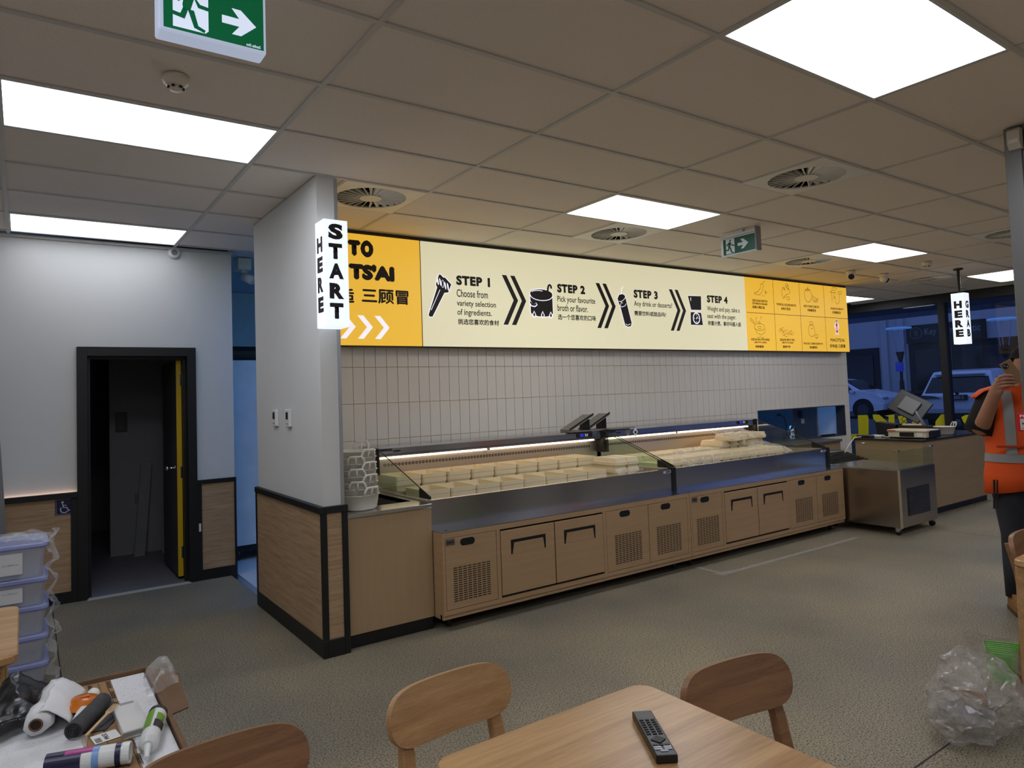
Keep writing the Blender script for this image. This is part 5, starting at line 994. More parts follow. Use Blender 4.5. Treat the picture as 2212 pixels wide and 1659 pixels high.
# black bag
M_bagb = plain('black_bag_film', (26, 26, 28), 0.28, var=0.2); M_bagw = plain('white_bag_film', (226, 226, 226), 0.4, var=0.02)
crumple(lambda u, v: (-1.215 + 0.135 * u + 0.03 * v, -0.62 + 0.27 * v - 0.05 * (1 - u), Z0 + 0.03 + 0.06 * math.sin(PI * min(1, u * 1.05)) * (0.35 + 0.65 * v)), 24, 24, 0.018, 16, 21).solid(0.0015).top('rubbish_bag', M_bagb, 'crumpled black plastic bag heaped beside the white bag roll', 'bag', smooth=True)
# white bag roll (wide loose roll with core)
t = thing('bag_roll', 'roll of white plastic bags with brown core and loose sheet', 'bag roll', (-1.05, -0.52, Z0))
a, b = Vector((-1.078, -0.675, Z0 + 0.036)), Vector((-1.022, -0.43, Z0 + 0.034)); d = (b - a).normalized()
mb = MB(); rings = []
for k in range(15):
    s = k / 14; c_ = a + (b - a) * s; u_ = d.cross(ZA).normalized(); r_ = 0.029 + 0.003 * math.sin(s * 9)
    rings.append([c_ + u_ * math.cos(q * PI / 8) * (r_ + 0.012 * noise.noise(Vector((s * 5, q * 0.7, 3)))) + ZA * math.sin(q * PI / 8) * (r_ + 0.008 * noise.noise(Vector((s * 6, q * 0.6, 8)))) for q in range(16)])
mb.loft(rings).part('roll', M_bagw, t, smooth=True, world=True)
mb = MB(); mb.cyl(a - d * 0.004, a + d * 0.01, 0.013, seg=18); mb.part('core_hole', plain('core_dark', (50, 36, 26), 0.9), t, world=True)
mb = MB(); mb.tube([a - d * 0.006 + (d.cross(ZA) * math.cos(q * PI / 9) + ZA * math.sin(q * PI / 9)) * 0.0145 for q in range(18)], 0.0025, 6, closed=True); mb.part('core', M_card, t, world=True)
crumple(lambda u, v: (-1.075 + 0.075 * v + 0.05 * u, -0.68 + 0.23 * u + 0.01 * v, Z0 + 0.068 - 0.06 * v * v), 18, 12, 0.006, 18, 31).solid(0.001).part('loose_sheet', M_bagw, t, smooth=True, world=True)
# orange lid over paper tube
t = thing('orange_lid', 'oval orange plastic lid resting on the dark roll', 'lid', (-0.962, -0.575, Z0 + 0.018))
MB().lathe([(0.05, 0.0), (0.048, 0.008), (0.036, 0.010), (0.033, 0.02), (0.0, 0.024)], seg=28, sx=1.05, sy=1.15).mv(Matrix.Rotation(0.12, 4, 'Y')).part('lid', plain('orange_plastic', (208, 112, 26), 0.3), t, smooth=True); MB().box((-0.012, -0.006, 0.024), (0.012, 0.006, 0.027), 0.002).part('pull_tab', MATS['orange_plastic'], t)
a, b = lay((-0.985, -0.68), (-0.935, -0.49), 0.016); MB().cyl(a, b, 0.016, seg=18).top('paper_tube', plain('paper_white', (226, 224, 218), 0.7), 'white paper tube lying under the orange lid', 'tube', smooth=False)
# dark rubber roll
t = thing('underlay_roll', 'dark grey rubber roll with rough surface beside the orange lid', 'roll', (-0.95, -0.64, Z0)); M_rub = plain('grey_rubber', (62, 62, 64), 0.8, var=0.25, scale=40, bump=0.3)
a, b = lay((-1.0, -0.75), (-0.918, -0.585), 0.022); d = (b - a).normalized(); MB().cyl(a, b, 0.022, seg=24).part('roll', M_rub, t, world=True)
mb = MB(); u_ = d.cross(ZA); mb.tube([a - d * 0.001 + (u_ * math.cos(q * 0.5) + ZA * math.sin(q * 0.5)) * (0.019 - 0.0004 * q) for q in range(40)], 0.0012, 4); mb.part('spiral_end', M_black, t, world=True)
MB().faces([(x, y, Z0 + z) for x, y, z in ((-0.975, -0.735, 0.002), (-0.925, -0.745, 0.002), (-0.86, -0.62, 0.002), (-0.895, -0.55, 0.002))], [[0, 1, 2, 3]]).solid(0.002).part('loose_end', M_rub, t, world=True)
# wooden fork
t = thing('wooden_fork', 'pale disposable wooden fork lying against the book', 'fork', (-0.93, -0.71, Z0)); M_fk = plain('birch', (206, 172, 126), 0.7)
a, b = Vector((-0.972, -0.765, Z0 + 0.008)), Vector((-0.89, -0.655, Z0 + 0.03)); d = (b - a).normalized(); n_ = d.cross(ZA).normalized()
MB().prism([(0, -0.004), (0.09, -0.004), (0.1, -0.009), (0.1, 0.009), (0.09, 0.004), (0, 0.004)], a, d, n_, ZA, 0.002).part('handle', M_fk, t, world=True)
for q in (-0.0075, -0.0025, 0.0025, 0.0075): MB().prism([(0.1, q - 0.0014), (0.136, q - 0.001), (0.136, q + 0.001), (0.1, q + 0.0014)], a, d, n_, ZA, 0.002).part('tine', M_fk, t, world=True)
# white box (book-like) and sticker sheet
t = thing('white_box', 'flat white cardboard box with taped edge on the ceiling boards', 'box', (-0.865, -0.735, Z0), math.radians(2))
MB().box((-0.033, -0.1, 0), (0.03, 0.1, 0.02), 0.0015).part('box', plain('box_white', (214, 212, 208), 0.6), t); MB().box((-0.035, -0.1005, 0.006), (0.031, -0.0995, 0.016)).part('tape', plain('grey_tape', (150, 148, 144), 0.4), t); MB().box((-0.015, 0.085, 0.02), (0.02, 0.1005, 0.0206)).part('tape', MATS['grey_tape'], t)
t = thing('barcode_label', 'torn white barcode label stuck to the kraft strip', 'label', (-0.93, -0.79, Z0 + 0.002), 0.15); MB().box((-0.03, -0.028, 0), (0.03, 0.028, 0.001)).part('paper', M_whiteplastic, t)
w0 = MW[t.name]; text('357464', w0 @ Vector((-0.006, 0.02, 0.001)), w0.to_3x3() @ -YA, w0.to_3x3() @ XA, ZA, 0.04, 0.012, 'number_print', M_ink, t, 0.02, lift=0.0005)
for k in range(6): MB().box((-0.026, -0.024 + 0.005 * k, 0.001), (-0.012, -0.022 + 0.005 * k + (k % 2) * 0.001, 0.0014)).part('bar', M_ink, t)
# sealant cartridge
t = thing('sealant_cartridge', 'white sealant cartridge with green label and nozzle lying on the board', 'cartridge', (-0.84, -0.9, Z0))
a, b = lay((-0.852, -0.955), (-0.81, -0.80), 0.0235); d = (b - a).normalized(); M_wh = plain('cartridge_white', (224, 226, 222), 0.35)
MB().cyl(a, b, 0.0235, seg=24).part('tube', M_wh, t, smooth=False, world=True); MB().cyl(b, b + d * 0.018, 0.0242, seg=24).part('end_cap', M_blackplastic, t, world=True)
gs = plain('label_green', (110, 160, 30), 0.4); u_ = d.cross(ZA).normalized(); vz = u_.cross(d)
def band(p0, p1, r, a0, a1, mt, nm):
    pts0 = [p0 + (u_ * math.cos(math.radians(a0 + (a1 - a0) * k / 36)) + vz * math.sin(math.radians(a0 + (a1 - a0) * k / 36))) * (r + 0.0006) for k in range(37)]; pts1 = [p + (p1 - p0) for p in pts0]
    MB().faces(pts0 + pts1, [[k, k + 1, 38 + k, 37 + k] for k in range(36)]).part(nm, mt, t, world=True)
band(a + d * 0.05, b - d * 0.005, 0.0239, 95, 185, gs, 'green_label'); band(a + d * 0.095, b - d * 0.03, 0.0239, 20, 75, gs, 'green_label'); band(a + d * 0.05, a + d * 0.09, 0.0239, 10, 80, M_blackplastic, 'black_label')
MB().cyl(a, a - d * 0.01, 0.0235, 0.013, 24).part('shoulder', M_wh, t, world=True); MB().cyl(a - d * 0.01, a - d * 0.062 + Vector((0.004, 0, -0.006)), 0.009, 0.0055, 14).part('nozzle', M_wh, t, world=True)
# navy and magenta cartridge
t = thing('adhesive_cartridge', 'navy and magenta printed cartridge lying on its side near the carton edge', 'cartridge', (-1.0, -0.93, Z0))
a, b = lay((-1.062, -0.925), (-0.905, -0.975), 0.027); d = (b - a).normalized(); u_ = d.cross(ZA).normalized(); vz = u_.cross(d)
MB().cyl(a, b, 0.0245, seg=24).part('tube', M_wh, t, world=True)
band(a, a + d * 0.075, 0.0249, -60, 240, plain('navy_print', (24, 22, 62), 0.35), 'navy_label'); band(a + d * 0.04, a + d * 0.098, 0.0252, 60, 200, plain('magenta_print', (176, 52, 132), 0.35), 'magenta_label'); band(a + d * 0.098, a + d * 0.112, 0.0252, -60, 240, plain('sky_print', (120, 160, 214), 0.35), 'sky_stripe'); band(b - d * 0.018, b - d * 0.006, 0.0252, -60, 240, MATS['navy_print'], 'navy_ring')
mb = MB(); mb.lathe([(0.0245, 0), (0.0245, 0.012), (0.022, 0.012), (0.022, 0.002), (0, 0.002)], seg=22); mb.mv(Matrix.Translation(b) @ d.to_track_quat('Z', 'Y').to_matrix().to_4x4()); mb.part('open_rim', M_wh, t, world=True)
# clear film pieces
M_cf = film('clear_bag', (225, 225, 222), 0.22, 0.12)
crumple(lambda u, v: (-0.80 + 0.085 * u, -0.60 + 0.16 * v, Z0 + 0.02 + 0.07 * math.sin(PI * u) * math.sin(PI * v)), 16, 16, 0.014, 18, 41).top('clear_bag_scrap', M_cf, 'clear plastic bag scrap spilling over the carton corner', 'plastic bag', smooth=True)
crumple(lambda u, v: (-0.85 + 0.05 * u, -0.74 + 0.13 * v, Z0 + 0.03 + 0.012 * u), 12, 12, 0.010, 20, 42).top('clear_bag_scrap', M_cf, 'clear film scrap between white box and cartridge', 'plastic bag', smooth=True)
crumple(lambda u, v: (-1.25 + 0.28 * u, -1.05 + 0.3 * v, Z0 + 0.008), 20, 16, 0.006, 12, 43).top('clear_film_sheet', M_cf, 'clear film sheet spread flat behind the navy cartridge', 'plastic film', smooth=True)
# ---------------------------------------------------------------- floor tape
M_tape = plain('masking_tape', (150, 146, 136), 0.8)
def tape(a, b, wd, lb):
    a, b = Vector((*a, 0.0008)), Vector((*b, 0.0008)); d = (b - a).normalized(); n = Vector((-d.y, d.x, 0)) * wd / 2
    MB().faces([a - n, b - n, b + n, a + n], [[0, 1, 2, 3]]).solid(0.0006).top('floor_tape', M_tape, lb, 'tape')
tape((3.62, 0.825), (5.76, 0.825), 0.045, 'long pale tape strip on the concrete parallel to the counters'); tape((3.60, 0.862), (3.80, 0.862), 0.03, 'tape scrap patched at the corner of the two floor strips'); tape((3.67, 1.14), (3.67, 0.88), 0.045, 'short pale tape strip on the concrete running to the counter')
# ---------------------------------------------------------------- clear rubbish bag, green crate
M_rb = film('rubbish_film', (190, 184, 176), 0.30, 0.10)
rb = thing('clear_rubbish_bag', 'big crumpled clear plastic bag on the floor by the table leg', 'plastic bag', (2.35, -1.5, 0))
mb = MB(); bmesh.ops.create_icosphere(mb.bm, subdivisions=5, radius=1.0)
for v in mb.bm.verts:
    p = v.co.copy(); q = noise.noise_vector(p * 1.6 + Vector((5, 2, 1))) * 0.30 + noise.noise_vector(p * 4.3) * 0.13 + noise.noise_vector(p * 9) * 0.05; p = p + q
    v.co = Vector((p.x * 0.17 + (0.08 * max(0, p.z)), p.y * 0.17, max(0.002, 0.15 + p.z * 0.15)))
mb.part('bag', M_rb, rb, smooth=False)
mb = MB(); bmesh.ops.create_icosphere(mb.bm, subdivisions=4, radius=1.0)
for v in mb.bm.verts:
    p = v.co.copy(); p = p + noise.noise_vector(p * 2.1 + Vector((9, 1, 4))) * 0.4 + noise.noise_vector(p * 6) * 0.12
    v.co = Vector((-0.17 + p.x * 0.12, -0.02 + p.y * 0.12, max(0.002, 0.10 + p.z * 0.09)))
mb.part('bag_lobe', M_rb, rb)
crumple(lambda u, v: (-0.02 + 0.30 * u * (1 - v * 0.3), -0.05 + 0.08 * math.sin(u * 6), 0.24 + 0.14 * v + 0.05 * math.sin(u * 5)), 18, 10, 0.03, 12, 51).part('torn_mouth', M_rb, rb)
MB().box((0.02, -0.05, 0.004), (0.14, 0.06, 0.11)).mv(Rz(0.4)).part('scrap_inside', plain('cardboard_scrap', (140, 108, 76), 0.8), rb)
crumple(lambda u, v: (-0.14 + 0.2 * u, -0.06 + 0.12 * v, 0.09 + 0.05 * math.sin(u * 7)), 12, 8, 0.03, 13, 55).part('film_inside', film('grey_film', (150, 150, 165), 0.55, 0.15), rb)
t = thing('green_crate', 'bright green slatted plastic crate behind the clear bag', 'crate', (3.1, -1.38, 0), 0.5); M_gr = plain('green_plastic', (96, 190, 40), 0.4)
mb = MB(); mb.box((-0.12, -0.09, 0), (0.12, 0.09, 0.01)); mb.box((-0.12, -0.09, 0.01), (0.12, -0.08, 0.13)); mb.box((-0.12, 0.08, 0.01), (0.12, 0.09, 0.13)); mb.box((-0.12, -0.08, 0.01), (-0.11, 0.08, 0.13)); mb.box((0.11, -0.08, 0.01), (0.12, 0.08, 0.13)); mb.part('tub', M_gr, t)
for k in range(7): MB().box((-0.11 + k * 0.031, -0.1, 0.13), (-0.098 + k * 0.031, 0.1, 0.142)).part('slat', M_gr, t)
MB().box((-0.1, -0.092, 0.04), (0.02, -0.09, 0.1)).part('sticker', M_ink, t); MB().box((-0.1, -0.0925, 0.09), (0.02, -0.0915, 0.1)).part('yellow_sticker', plain('crate_yellow', (200, 196, 40), 0.5), t)
# ---------------------------------------------------------------- things on the post
t = thing('fire_call_point', 'red fire alarm call point box on the steel post', 'fire alarm', (3.5, -1.41, 1.24)); M_redb = plain('alarm_red', (196, 22, 40), 0.35)
MB().box((-0.06, -0.055, 0), (0, 0.045, 0.1), 0.005, 2).part('box', M_redb, t); MB().box((-0.063, -0.03, 0.008), (-0.06, 0.028, 0.07)).part('glass_plate', plain('alarm_plate', (196, 190, 184), 0.4), t)
text('FIRE', (3.44, -1.41 + 0.028, 1.24 + 0.078), -YA, ZA, -XA, 0.055, 0.013, 'lettering', M_whiteplastic, t, 0.04); 
for y in (-0.016, 0.0, 0.016): MB().prism([(0, 0), (0.005, 0.007), (0, 0.014), (-0.005, 0.007)], (-0.0635, y - 0.001, 0.036), YA, ZA, -XA, 0.0006).part('symbol', M_ink, t)
for y in (-0.022, -0.008): MB().box((-0.0636, y, 0.016), (-0.063, y + 0.03, 0.019)).part('small_print', MATS['grey_print'], t)
t = thing('motion_sensor', 'white motion sensor at the top of the steel post', 'sensor', (3.5, -1.44, 2.815)); M_ms = plain('sensor_white', (206, 200, 184), 0.4)
MB().prism([(0, 0), (-0.03, 0.0), (-0.055, 0.03), (-0.05, 0.1), (-0.03, 0.115), (0, 0.115)], (0, -0.03, 0), XA, ZA, YA, 0.06).part('housing', M_ms, t); MB().prism([(-0.0315, 0.004), (-0.056, 0.032), (-0.053, 0.055), (-0.05, 0.03)], (0, -0.022, 0), XA, ZA, YA, 0.044).part('lens', M_whiteplastic, t)
# ---------------------------------------------------------------- step ladder at the far left
t = thing('step_ladder', 'grey aluminium step ladder leaning by the lit wainscot', 'ladder', (-1.45, 3.3, 0)); M_al = plain('ladder_alu', (120, 120, 122), 0.4, 0.5)
for s in (-1, 1):
    MB().prism([(0, 0), (0.05, 0), (0.05 - s * 0.12, 2.0), (-s * 0.12, 2.0)], (s * 0.26 - 0.025, -0.1, 0), XA, Vector((0, 0.1, 1)).normalized(), YA, 0.03).part('stile', M_al, t)
for k in range(6):
    z = 0.3 + k * 0.28; MB().box((-0.25 + z * 0.055, -0.1 + z * 0.1, z), (0.25 - z * 0.055, -0.03 + z * 0.1, z + 0.03)).part('rung', M_al, t)
for s in (-1, 1): MB().cyl((s * 0.24, 0.15, 0), (s * 0.14, 0.12, 1.9), 0.015).part('brace_leg', M_al, t)
# ================================================================ street outside
GZ = 0.08
M_asph = plain('asphalt', (66, 66, 68), 0.9, var=0.1, scale=3); M_fac = plain('shop_facade', (170, 172, 176), 0.8, var=0.03, scale=1); M_darkf = plain('dark_shopfront', (22, 22, 24), 0.6, var=0.1)
MB().box((11.42, -30, -0.1), (60, 60, GZ)).struct('ground_street', M_asph, 'asphalt street outside the shop window', 'ground')
t = thing('street_building', 'pale building across the street with dark shopfronts and name board', 'building', (34, 14, GZ))
BX = 34.0
MB().box((BX, -14, GZ), (BX + 8, 50, 9.5)).part('wall', M_fac, t, world=True)
MB().box((BX - 0.05, 4.0, GZ), (BX, 13.1, 3.3)).part('shopfront', M_darkf, t, world=True)
for y in (5.0, 7.0, 9.2, 11.2): MB().box((BX - 0.09, y, GZ + 0.3), (BX - 0.05, y + 1.6, 3.0)).part('shop_window', plain('shop_window_dark', (16, 17, 20), 0.15), t, world=True)
MB().box((BX - 0.05, 14.5, GZ), (BX, 21.5, 3.25)).part('shopfront', M_darkf, t, world=True); MB().box((BX - 0.09, 14.8, GZ + 0.4), (BX - 0.05, 19.2, 2.9)).part('shop_window', MATS['shop_window_dark'], t, world=True)
MB().box((BX - 0.05, -6, GZ), (BX, 1.5, 3.6)).part('shopfront', M_darkf, t, world=True)
for y in (13.25, 14.05): MB().box((BX - 0.12, y, GZ), (BX, y + 0.3, 6.0)).part('pilaster', M_fac, t, world=True)
bd = MB().box((BX - 0.2, 9.8, 3.32), (BX - 0.05, 13.1, 4.17)).part('name_board', M_darkf, t, world=True, label='dark name board with pale lettering')
M_sg = plain('board_print', (120, 122, 132), 0.6)
text('Key Chiropractic', (BX - 0.2, 12.27, 3.58), -YA, ZA, -XA, 2.3, 0.4, 'lettering', M_sg, bd, 0.01, lift=0.006)
mb = MB(); stroke(mb, arc(0, 0, 0.26, 0.26, 0, 360, 28), 0.02, (BX - 0.2, 12.66, 3.79), -YA, ZA, -XA, 0.006); stroke(mb, arc(0, 0.07, 0.08, 0.07, 0, 360, 14), 0.02, (BX - 0.2, 12.66, 3.79), -YA, ZA, -XA, 0.006); stroke(mb, arc(0, -0.08, 0.05, 0.06, 0, 360, 12), 0.02, (BX - 0.2, 12.66, 3.79), -YA, ZA, -XA, 0.006); mb.part('round_logo', M_sg, bd, world=True, normals=False)
# awning over the pavement outside our window
t = thing('street_awning', 'pale blue-lit awning soffit above the pavement outside the window', 'awning', (14.0, 4, 3.1))
MB().box((12.0, -20, 3.28), (17.5, 40, 3.5)).part('soffit', plain('awning_pale', (150, 160, 180), 0.7), t, world=True); MB().box((17.5, -20, 3.16), (17.6, 40, 3.6)).part('fascia', MATS['awning_pale'], t, world=True)
for y in (-6, 2, 10, 18, 26): MB().cyl((17.3, y, GZ), (17.3, y, 3.28), 0.05).part('awning_post', M_blackplastic, t, world=True)
# disc lamps
def lamp(x, y, zt, lb, sign):
    t = thing('street_lamp', lb, 'street lamp', (x, y, GZ), group='disc topped street lamps'); M_lp = plain('lamp_dark', (28, 28, 32), 0.5); s = (zt - GZ) / 3.8
    MB().cyl((0, 0, 0), (0, 0, 1.5 * s), 0.10 * s, 0.09 * s, 14).part('lower_post', M_lp, t); MB().cyl((0, 0, 1.5 * s), (0, 0, 2.3 * s), 0.06 * s, 0.06 * s, 14).part('upper_post', M_lp, t)
    MB().cyl((0, 0, 2.3 * s), (0, 0, 2.75 * s), 0.06 * s, 0.17 * s, 16).part('cone', M_lp, t)
    for k in range(3):
        a = k * 2 * PI / 3 + 0.5; MB().cyl((0.15 * s * math.cos(a), 0.15 * s * math.sin(a), 2.75 * s), (0.3 * s * math.cos(a), 0.3 * s * math.sin(a), 3.75 * s), 0.012 * s, seg=6).part('stay', plain('lamp_stay', (110, 150, 200), 0.3, 0.6), t)
    MB().cyl((0, 0, 3.75 * s), (0, 0, 3.82 * s), 0.5 * s, 0.48 * s, 30).part('disc', emit('lamp_disc', (110, 170, 240), 0.5), t)
    if sign: MB().box((-0.13 * s, -0.16 * s, 1.9 * s), (-0.1 * s, 0.16 * s, 2.3 * s)).part('parking_sign', emit('parking_blue', (30, 60, 190), 0.35), t); text('P', (x - 0.13 * s, y + 0.06, GZ + 2.12 * s), -YA, ZA, -XA, 0.12, 0.13, 'sign_print', M_sg, t, 0.03)
lamp(30.0, 11.65, 3.84, 'disc topped street lamp with blue parking sign on its post', True); lamp(28.0, 7.13, 3.67, 'disc topped street lamp standing beyond the steel post', False)
# ---------------------------------------------------------------- cars
M_carw = plain('car_white', (214, 218, 226), 0.25, var=0.01, coat=0.5); M_carg = plain('car_glass', (12, 13, 16), 0.08); M_tyre = plain('tyre', (18, 18, 19), 0.8)
def suv(lb, loc, rz, L=4.8, Wd=1.88, Ht=1.72, plate=None):
    """local: nose at +x, tail at -x"""
    t = thing('parked_car', lb, 'car', loc, rz); h = L / 2; w2 = Wd / 2
    prof = [(-h, 0.42), (-h - 0.03, 0.62), (-h + 0.03, 0.98), (-h + 0.12, 1.06), (-h + 0.42, 1.55), (-h + 0.55, 1.68), (-0.9, Ht), (0.2, Ht - 0.03), (0.6, Ht - 0.12), (1.28, 1.14), (h - 0.25, 0.98), (h - 0.05, 0.82), (h, 0.6), (h - 0.04, 0.36), (1.95, 0.3), (-1.95, 0.3)]
    def inset(z): return 0.0 if z < 0.95 else min(0.24, (z - 0.95) * 0.32)
    rings = []
    for s, k in ((-1, 1.0), (-1, 0.94), (1, 0.94), (1, 1.0)):
        rings.append([Vector((x * (0.985 if k == 1.0 else 1.0), s * (w2 - inset(z) - (0.0 if k == 1.0 else 0.07)), z if k == 1.0 else z + (0.012 if z > 1.0 else 0))) for x, z in prof])
    MB().loft(rings).part('body', M_carw, t)
    for s in (-1, 1):
        y = lambda z: s * (w2 - inset(z) + 0.006)
        for pts, nm in (([(-h + 0.62, 1.1), (-1.15, 1.08), (-1.1, 1.58), (-h + 0.78, 1.5)], 'side_window'), ([(-1.05, 1.08), (0.0, 1.07), (0.0, 1.6), (-1.0, 1.6)], 'side_window'), ([(0.08, 1.07), (1.15, 1.05), (0.62, 1.52), (0.08, 1.6)], 'side_window')):
            MB().faces([(a, y(b), b) for a, b in pts] + [(a, y(b) - s * 0.02, b) for a, b in pts], [[0, 1, 2, 3], [7, 6, 5, 4], [0, 4, 5, 1], [1, 5, 6, 2], [2, 6, 7, 3], [3, 7, 4, 0]]).part(nm, M_carg, t)
        MB().box((1.0, s * (w2 - 0.03), 1.02), (1.12, s * (w2 + 0.17), 1.16), 0.03).part('wing_mirror', M_carw, t)
        for x in (-1.45, 1.45):
            a_ = MB().cyl((x, s * (w2 + 0.004), 0.38), (x, s * (w2 - 0.12), 0.38), 0.43, seg=26).part('wheel_arch', M_tyre, t); MB().cyl((x, s * (w2 + 0.012), 0.36), (x, s * (w2 - 0.22), 0.36), 0.36, seg=26).part('tyre', M_tyre, t); MB().cyl((x, s * (w2 + 0.02), 0.36), (x, s * (w2 - 0.1), 0.36), 0.23, seg=18).part('rim', plain('alloy', (70, 72, 78), 0.35, 0.7), t)
        MB().box((h - 0.28, s * (w2 - 0.42), 0.76), (h - 0.02, s * (w2 - 0.02), 0.86), 0.02).part('headlamp', plain('lamp_glass', (150, 160, 175), 0.1), t)
        # tail lamp: dark wedge wrapping the corner
        MB().prism([(w2 * 0.42, 0.93), (w2 * 0.99, 0.90), (w2 * 0.99, 1.02), (w2 * 0.6, 0.99)], (-h + 0.06, 0, 0), YA * s, ZA, -XA, 0.075).part('tail_lamp', plain('tail_dark', (34, 14, 16), 0.15), t)
    # rear screen and windscreen
    MB().faces([(-h + 0.125, -0.84, 1.08), (-h + 0.125, 0.84, 1.08), (-h + 0.385, 0.7, 1.53), (-h + 0.385, -0.7, 1.53), (-h + 0.15, -0.84, 1.08), (-h + 0.15, 0.84, 1.08), (-h + 0.41, 0.7, 1.53), (-h + 0.41, -0.7, 1.53)], [[0, 1, 2, 3], [7, 6, 5, 4], [0, 4, 5, 1], [1, 5, 6, 2], [2, 6, 7, 3], [3, 7, 4, 0]]).mv(Matrix.Translation((-0.012, 0, 0))).part('rear_window', M_carg, t)
    MB().faces([(1.24, -0.72, 1.17), (1.24, 0.72, 1.17), (0.68, 0.62, 1.57), (0.68, -0.62, 1.57), (1.2, -0.72, 1.17), (1.2, 0.72, 1.17), (0.64, 0.62, 1.57), (0.64, -0.62, 1.57)], [[0, 1, 2, 3], [7, 6, 5, 4], [0, 4, 5, 1], [1, 5, 6, 2], [2, 6, 7, 3], [3, 7, 4, 0]]).mv(Matrix.Translation((0.02, 0, 0.01))).part('windscreen', M_carg, t)
    MB().box((-h - 0.045, -w2 + 0.08, 0.32), (-h + 0.06, w2 - 0.08, 0.5), 0.02).part('rear_bumper', M_tyre, t)
    MB().box((-h + 0.3, -0.62, 1.585), (-h + 0.62, 0.62, 1.63), 0.01).part('spoiler', M_carw, t)
    MB().cyl((-h - 0.0, 0, 1.055), (-h + 0.1, 0, 1.055), 0.035, seg=14).part('badge', M_tyre, t)
    if plate:
        MB().box((-h - 0.05, -0.27, 0.86), (-h + 0.02, 0.27, 1.02), 0.01).part('plate_recess', plain('plate_black', (22, 24, 30), 0.4), t)
        w0 = MW[t.name]; text(plate, w0 @ Vector((-h - 0.05, 0.19, 0.9)), w0.to_3x3() @ -YA, ZA, w0.to_3x3() @ -XA, 0.38, 0.085, 'plate_print', plain('plate_white', (200, 205, 215), 0.5), t, 0.02, lift=0.004)
    return t
suv('white parked estate car seen from the side beyond the tiled wall end', (27.8, 13.2, GZ), math.radians(-90), 4.6, 1.84, 1.66)
suv('white parked car seen from behind, dark number plate reading KANG 2', (23.25, 6.15, GZ), math.radians(6), 4.9, 1.9, 1.74, 'KANG 2')
t = thing('street_bin', 'dark street bin at the nose of the side-on car', 'bin', (27.5, 9.9, GZ)); MB().cyl((0, 0, 0), (0, 0, 0.95), 0.34, 0.36, 18).part('body', M_tyre, t); MB().cyl((0, 0, 0.95), (0, 0, 1.05), 0.4, 0.36, 18).part('lid', M_tyre, t)
# ================================================================ person in orange vest
HX, HY = 4.36, -1.085
to_cam = Vector((CAM.x - HX, CAM.y - HY, 0)).normalized()
pz = math.atan2(to_cam.y, to_cam.x) + PI / 2 + 0.25        # local -y faces the camera, turned a little
t = thing('person', 'person in orange reflective vest and dark trousers holding a phone up', 'person', (HX, HY, 0), pz)
M_skin = plain('skin', (176, 124, 96), 0.55, var=0.05, scale=12)
def skin_mesh(vs, es, rad, name, mat, parent, sub=2, root=0):
    me = bpy.data.meshes.new(name); me.from_pydata(vs, es, []); o = bpy.data.objects.new(name, me); COL.objects.link(o)
    mo = o.modifiers.new('skin', 'SKIN'); mo.use_smooth_shade = True
    sb = o.modifiers.new('sub', 'SUBSURF'); sb.levels = sub; sb.render_levels = sub
    for i, v in enumerate(me.skin_vertices[0].data): v.radius = (rad[i], rad[i]) if not isinstance(rad[i], tuple) else rad[i]; v.use_root = (i == root)
    dg = bpy.context.evaluated_depsgraph_get(); dg.update(); nm = bpy.data.meshes.new_from_object(o.evaluated_get(dg)); bpy.data.objects.remove(o); bpy.data.meshes.remove(me)
    nm.materials.clear(); nm.materials.append(mat)
    for p in nm.polygons: p.use_smooth = True
    return link(name, nm, parent)
# joints (local metres; -y front, person's right arm is at -x, i.e. left in the picture)
V = [(0, 0, 0.92), (0, 0, 1.10), (0, 0.0, 1.28), (0, 0.01, 1.40), (0.02, 0.0, 1.48), (0.03, -0.02, 1.545), (0.04, -0.03, 1.63),           # 0-6 spine, neck, head
     (-0.17, 0.0, 1.40), (-0.255, -0.05, 1.17), (-0.20, -0.23, 1.42), (-0.175, -0.265, 1.49),                        # 7-10 right arm: shoulder, elbow, wrist, palm
     (0.17, 0.0, 1.40), (0.26, -0.05, 1.17), (0.12, -0.25, 1.34), (0.06, -0.275, 1.40),                                    # 11-14 left arm
     (-0.085, 0, 0.88), (-0.086, -0.01, 0.5), (-0.09, 0.02, 0.1), (0.085, 0, 0.88), (0.086, -0.01, 0.5), (0.09, 0.02, 0.1)]     # legs
E_ = [(0, 1), (1, 2), (2, 3), (3, 4), (4, 5), (5, 6), (3, 7), (7, 8), (8, 9), (9, 10), (3, 11), (11, 12), (12, 13), (13, 14), (0, 15), (15, 16), (16, 17), (0, 18), (18, 19), (19, 20)]
Rd = [0.13, 0.125, 0.14, 0.10, 0.055, 0.062, 0.085, 0.07, 0.056, 0.04, 0.042, 0.07, 0.056, 0.038, 0.04, 0.085, 0.06, 0.045, 0.085, 0.06, 0.045]
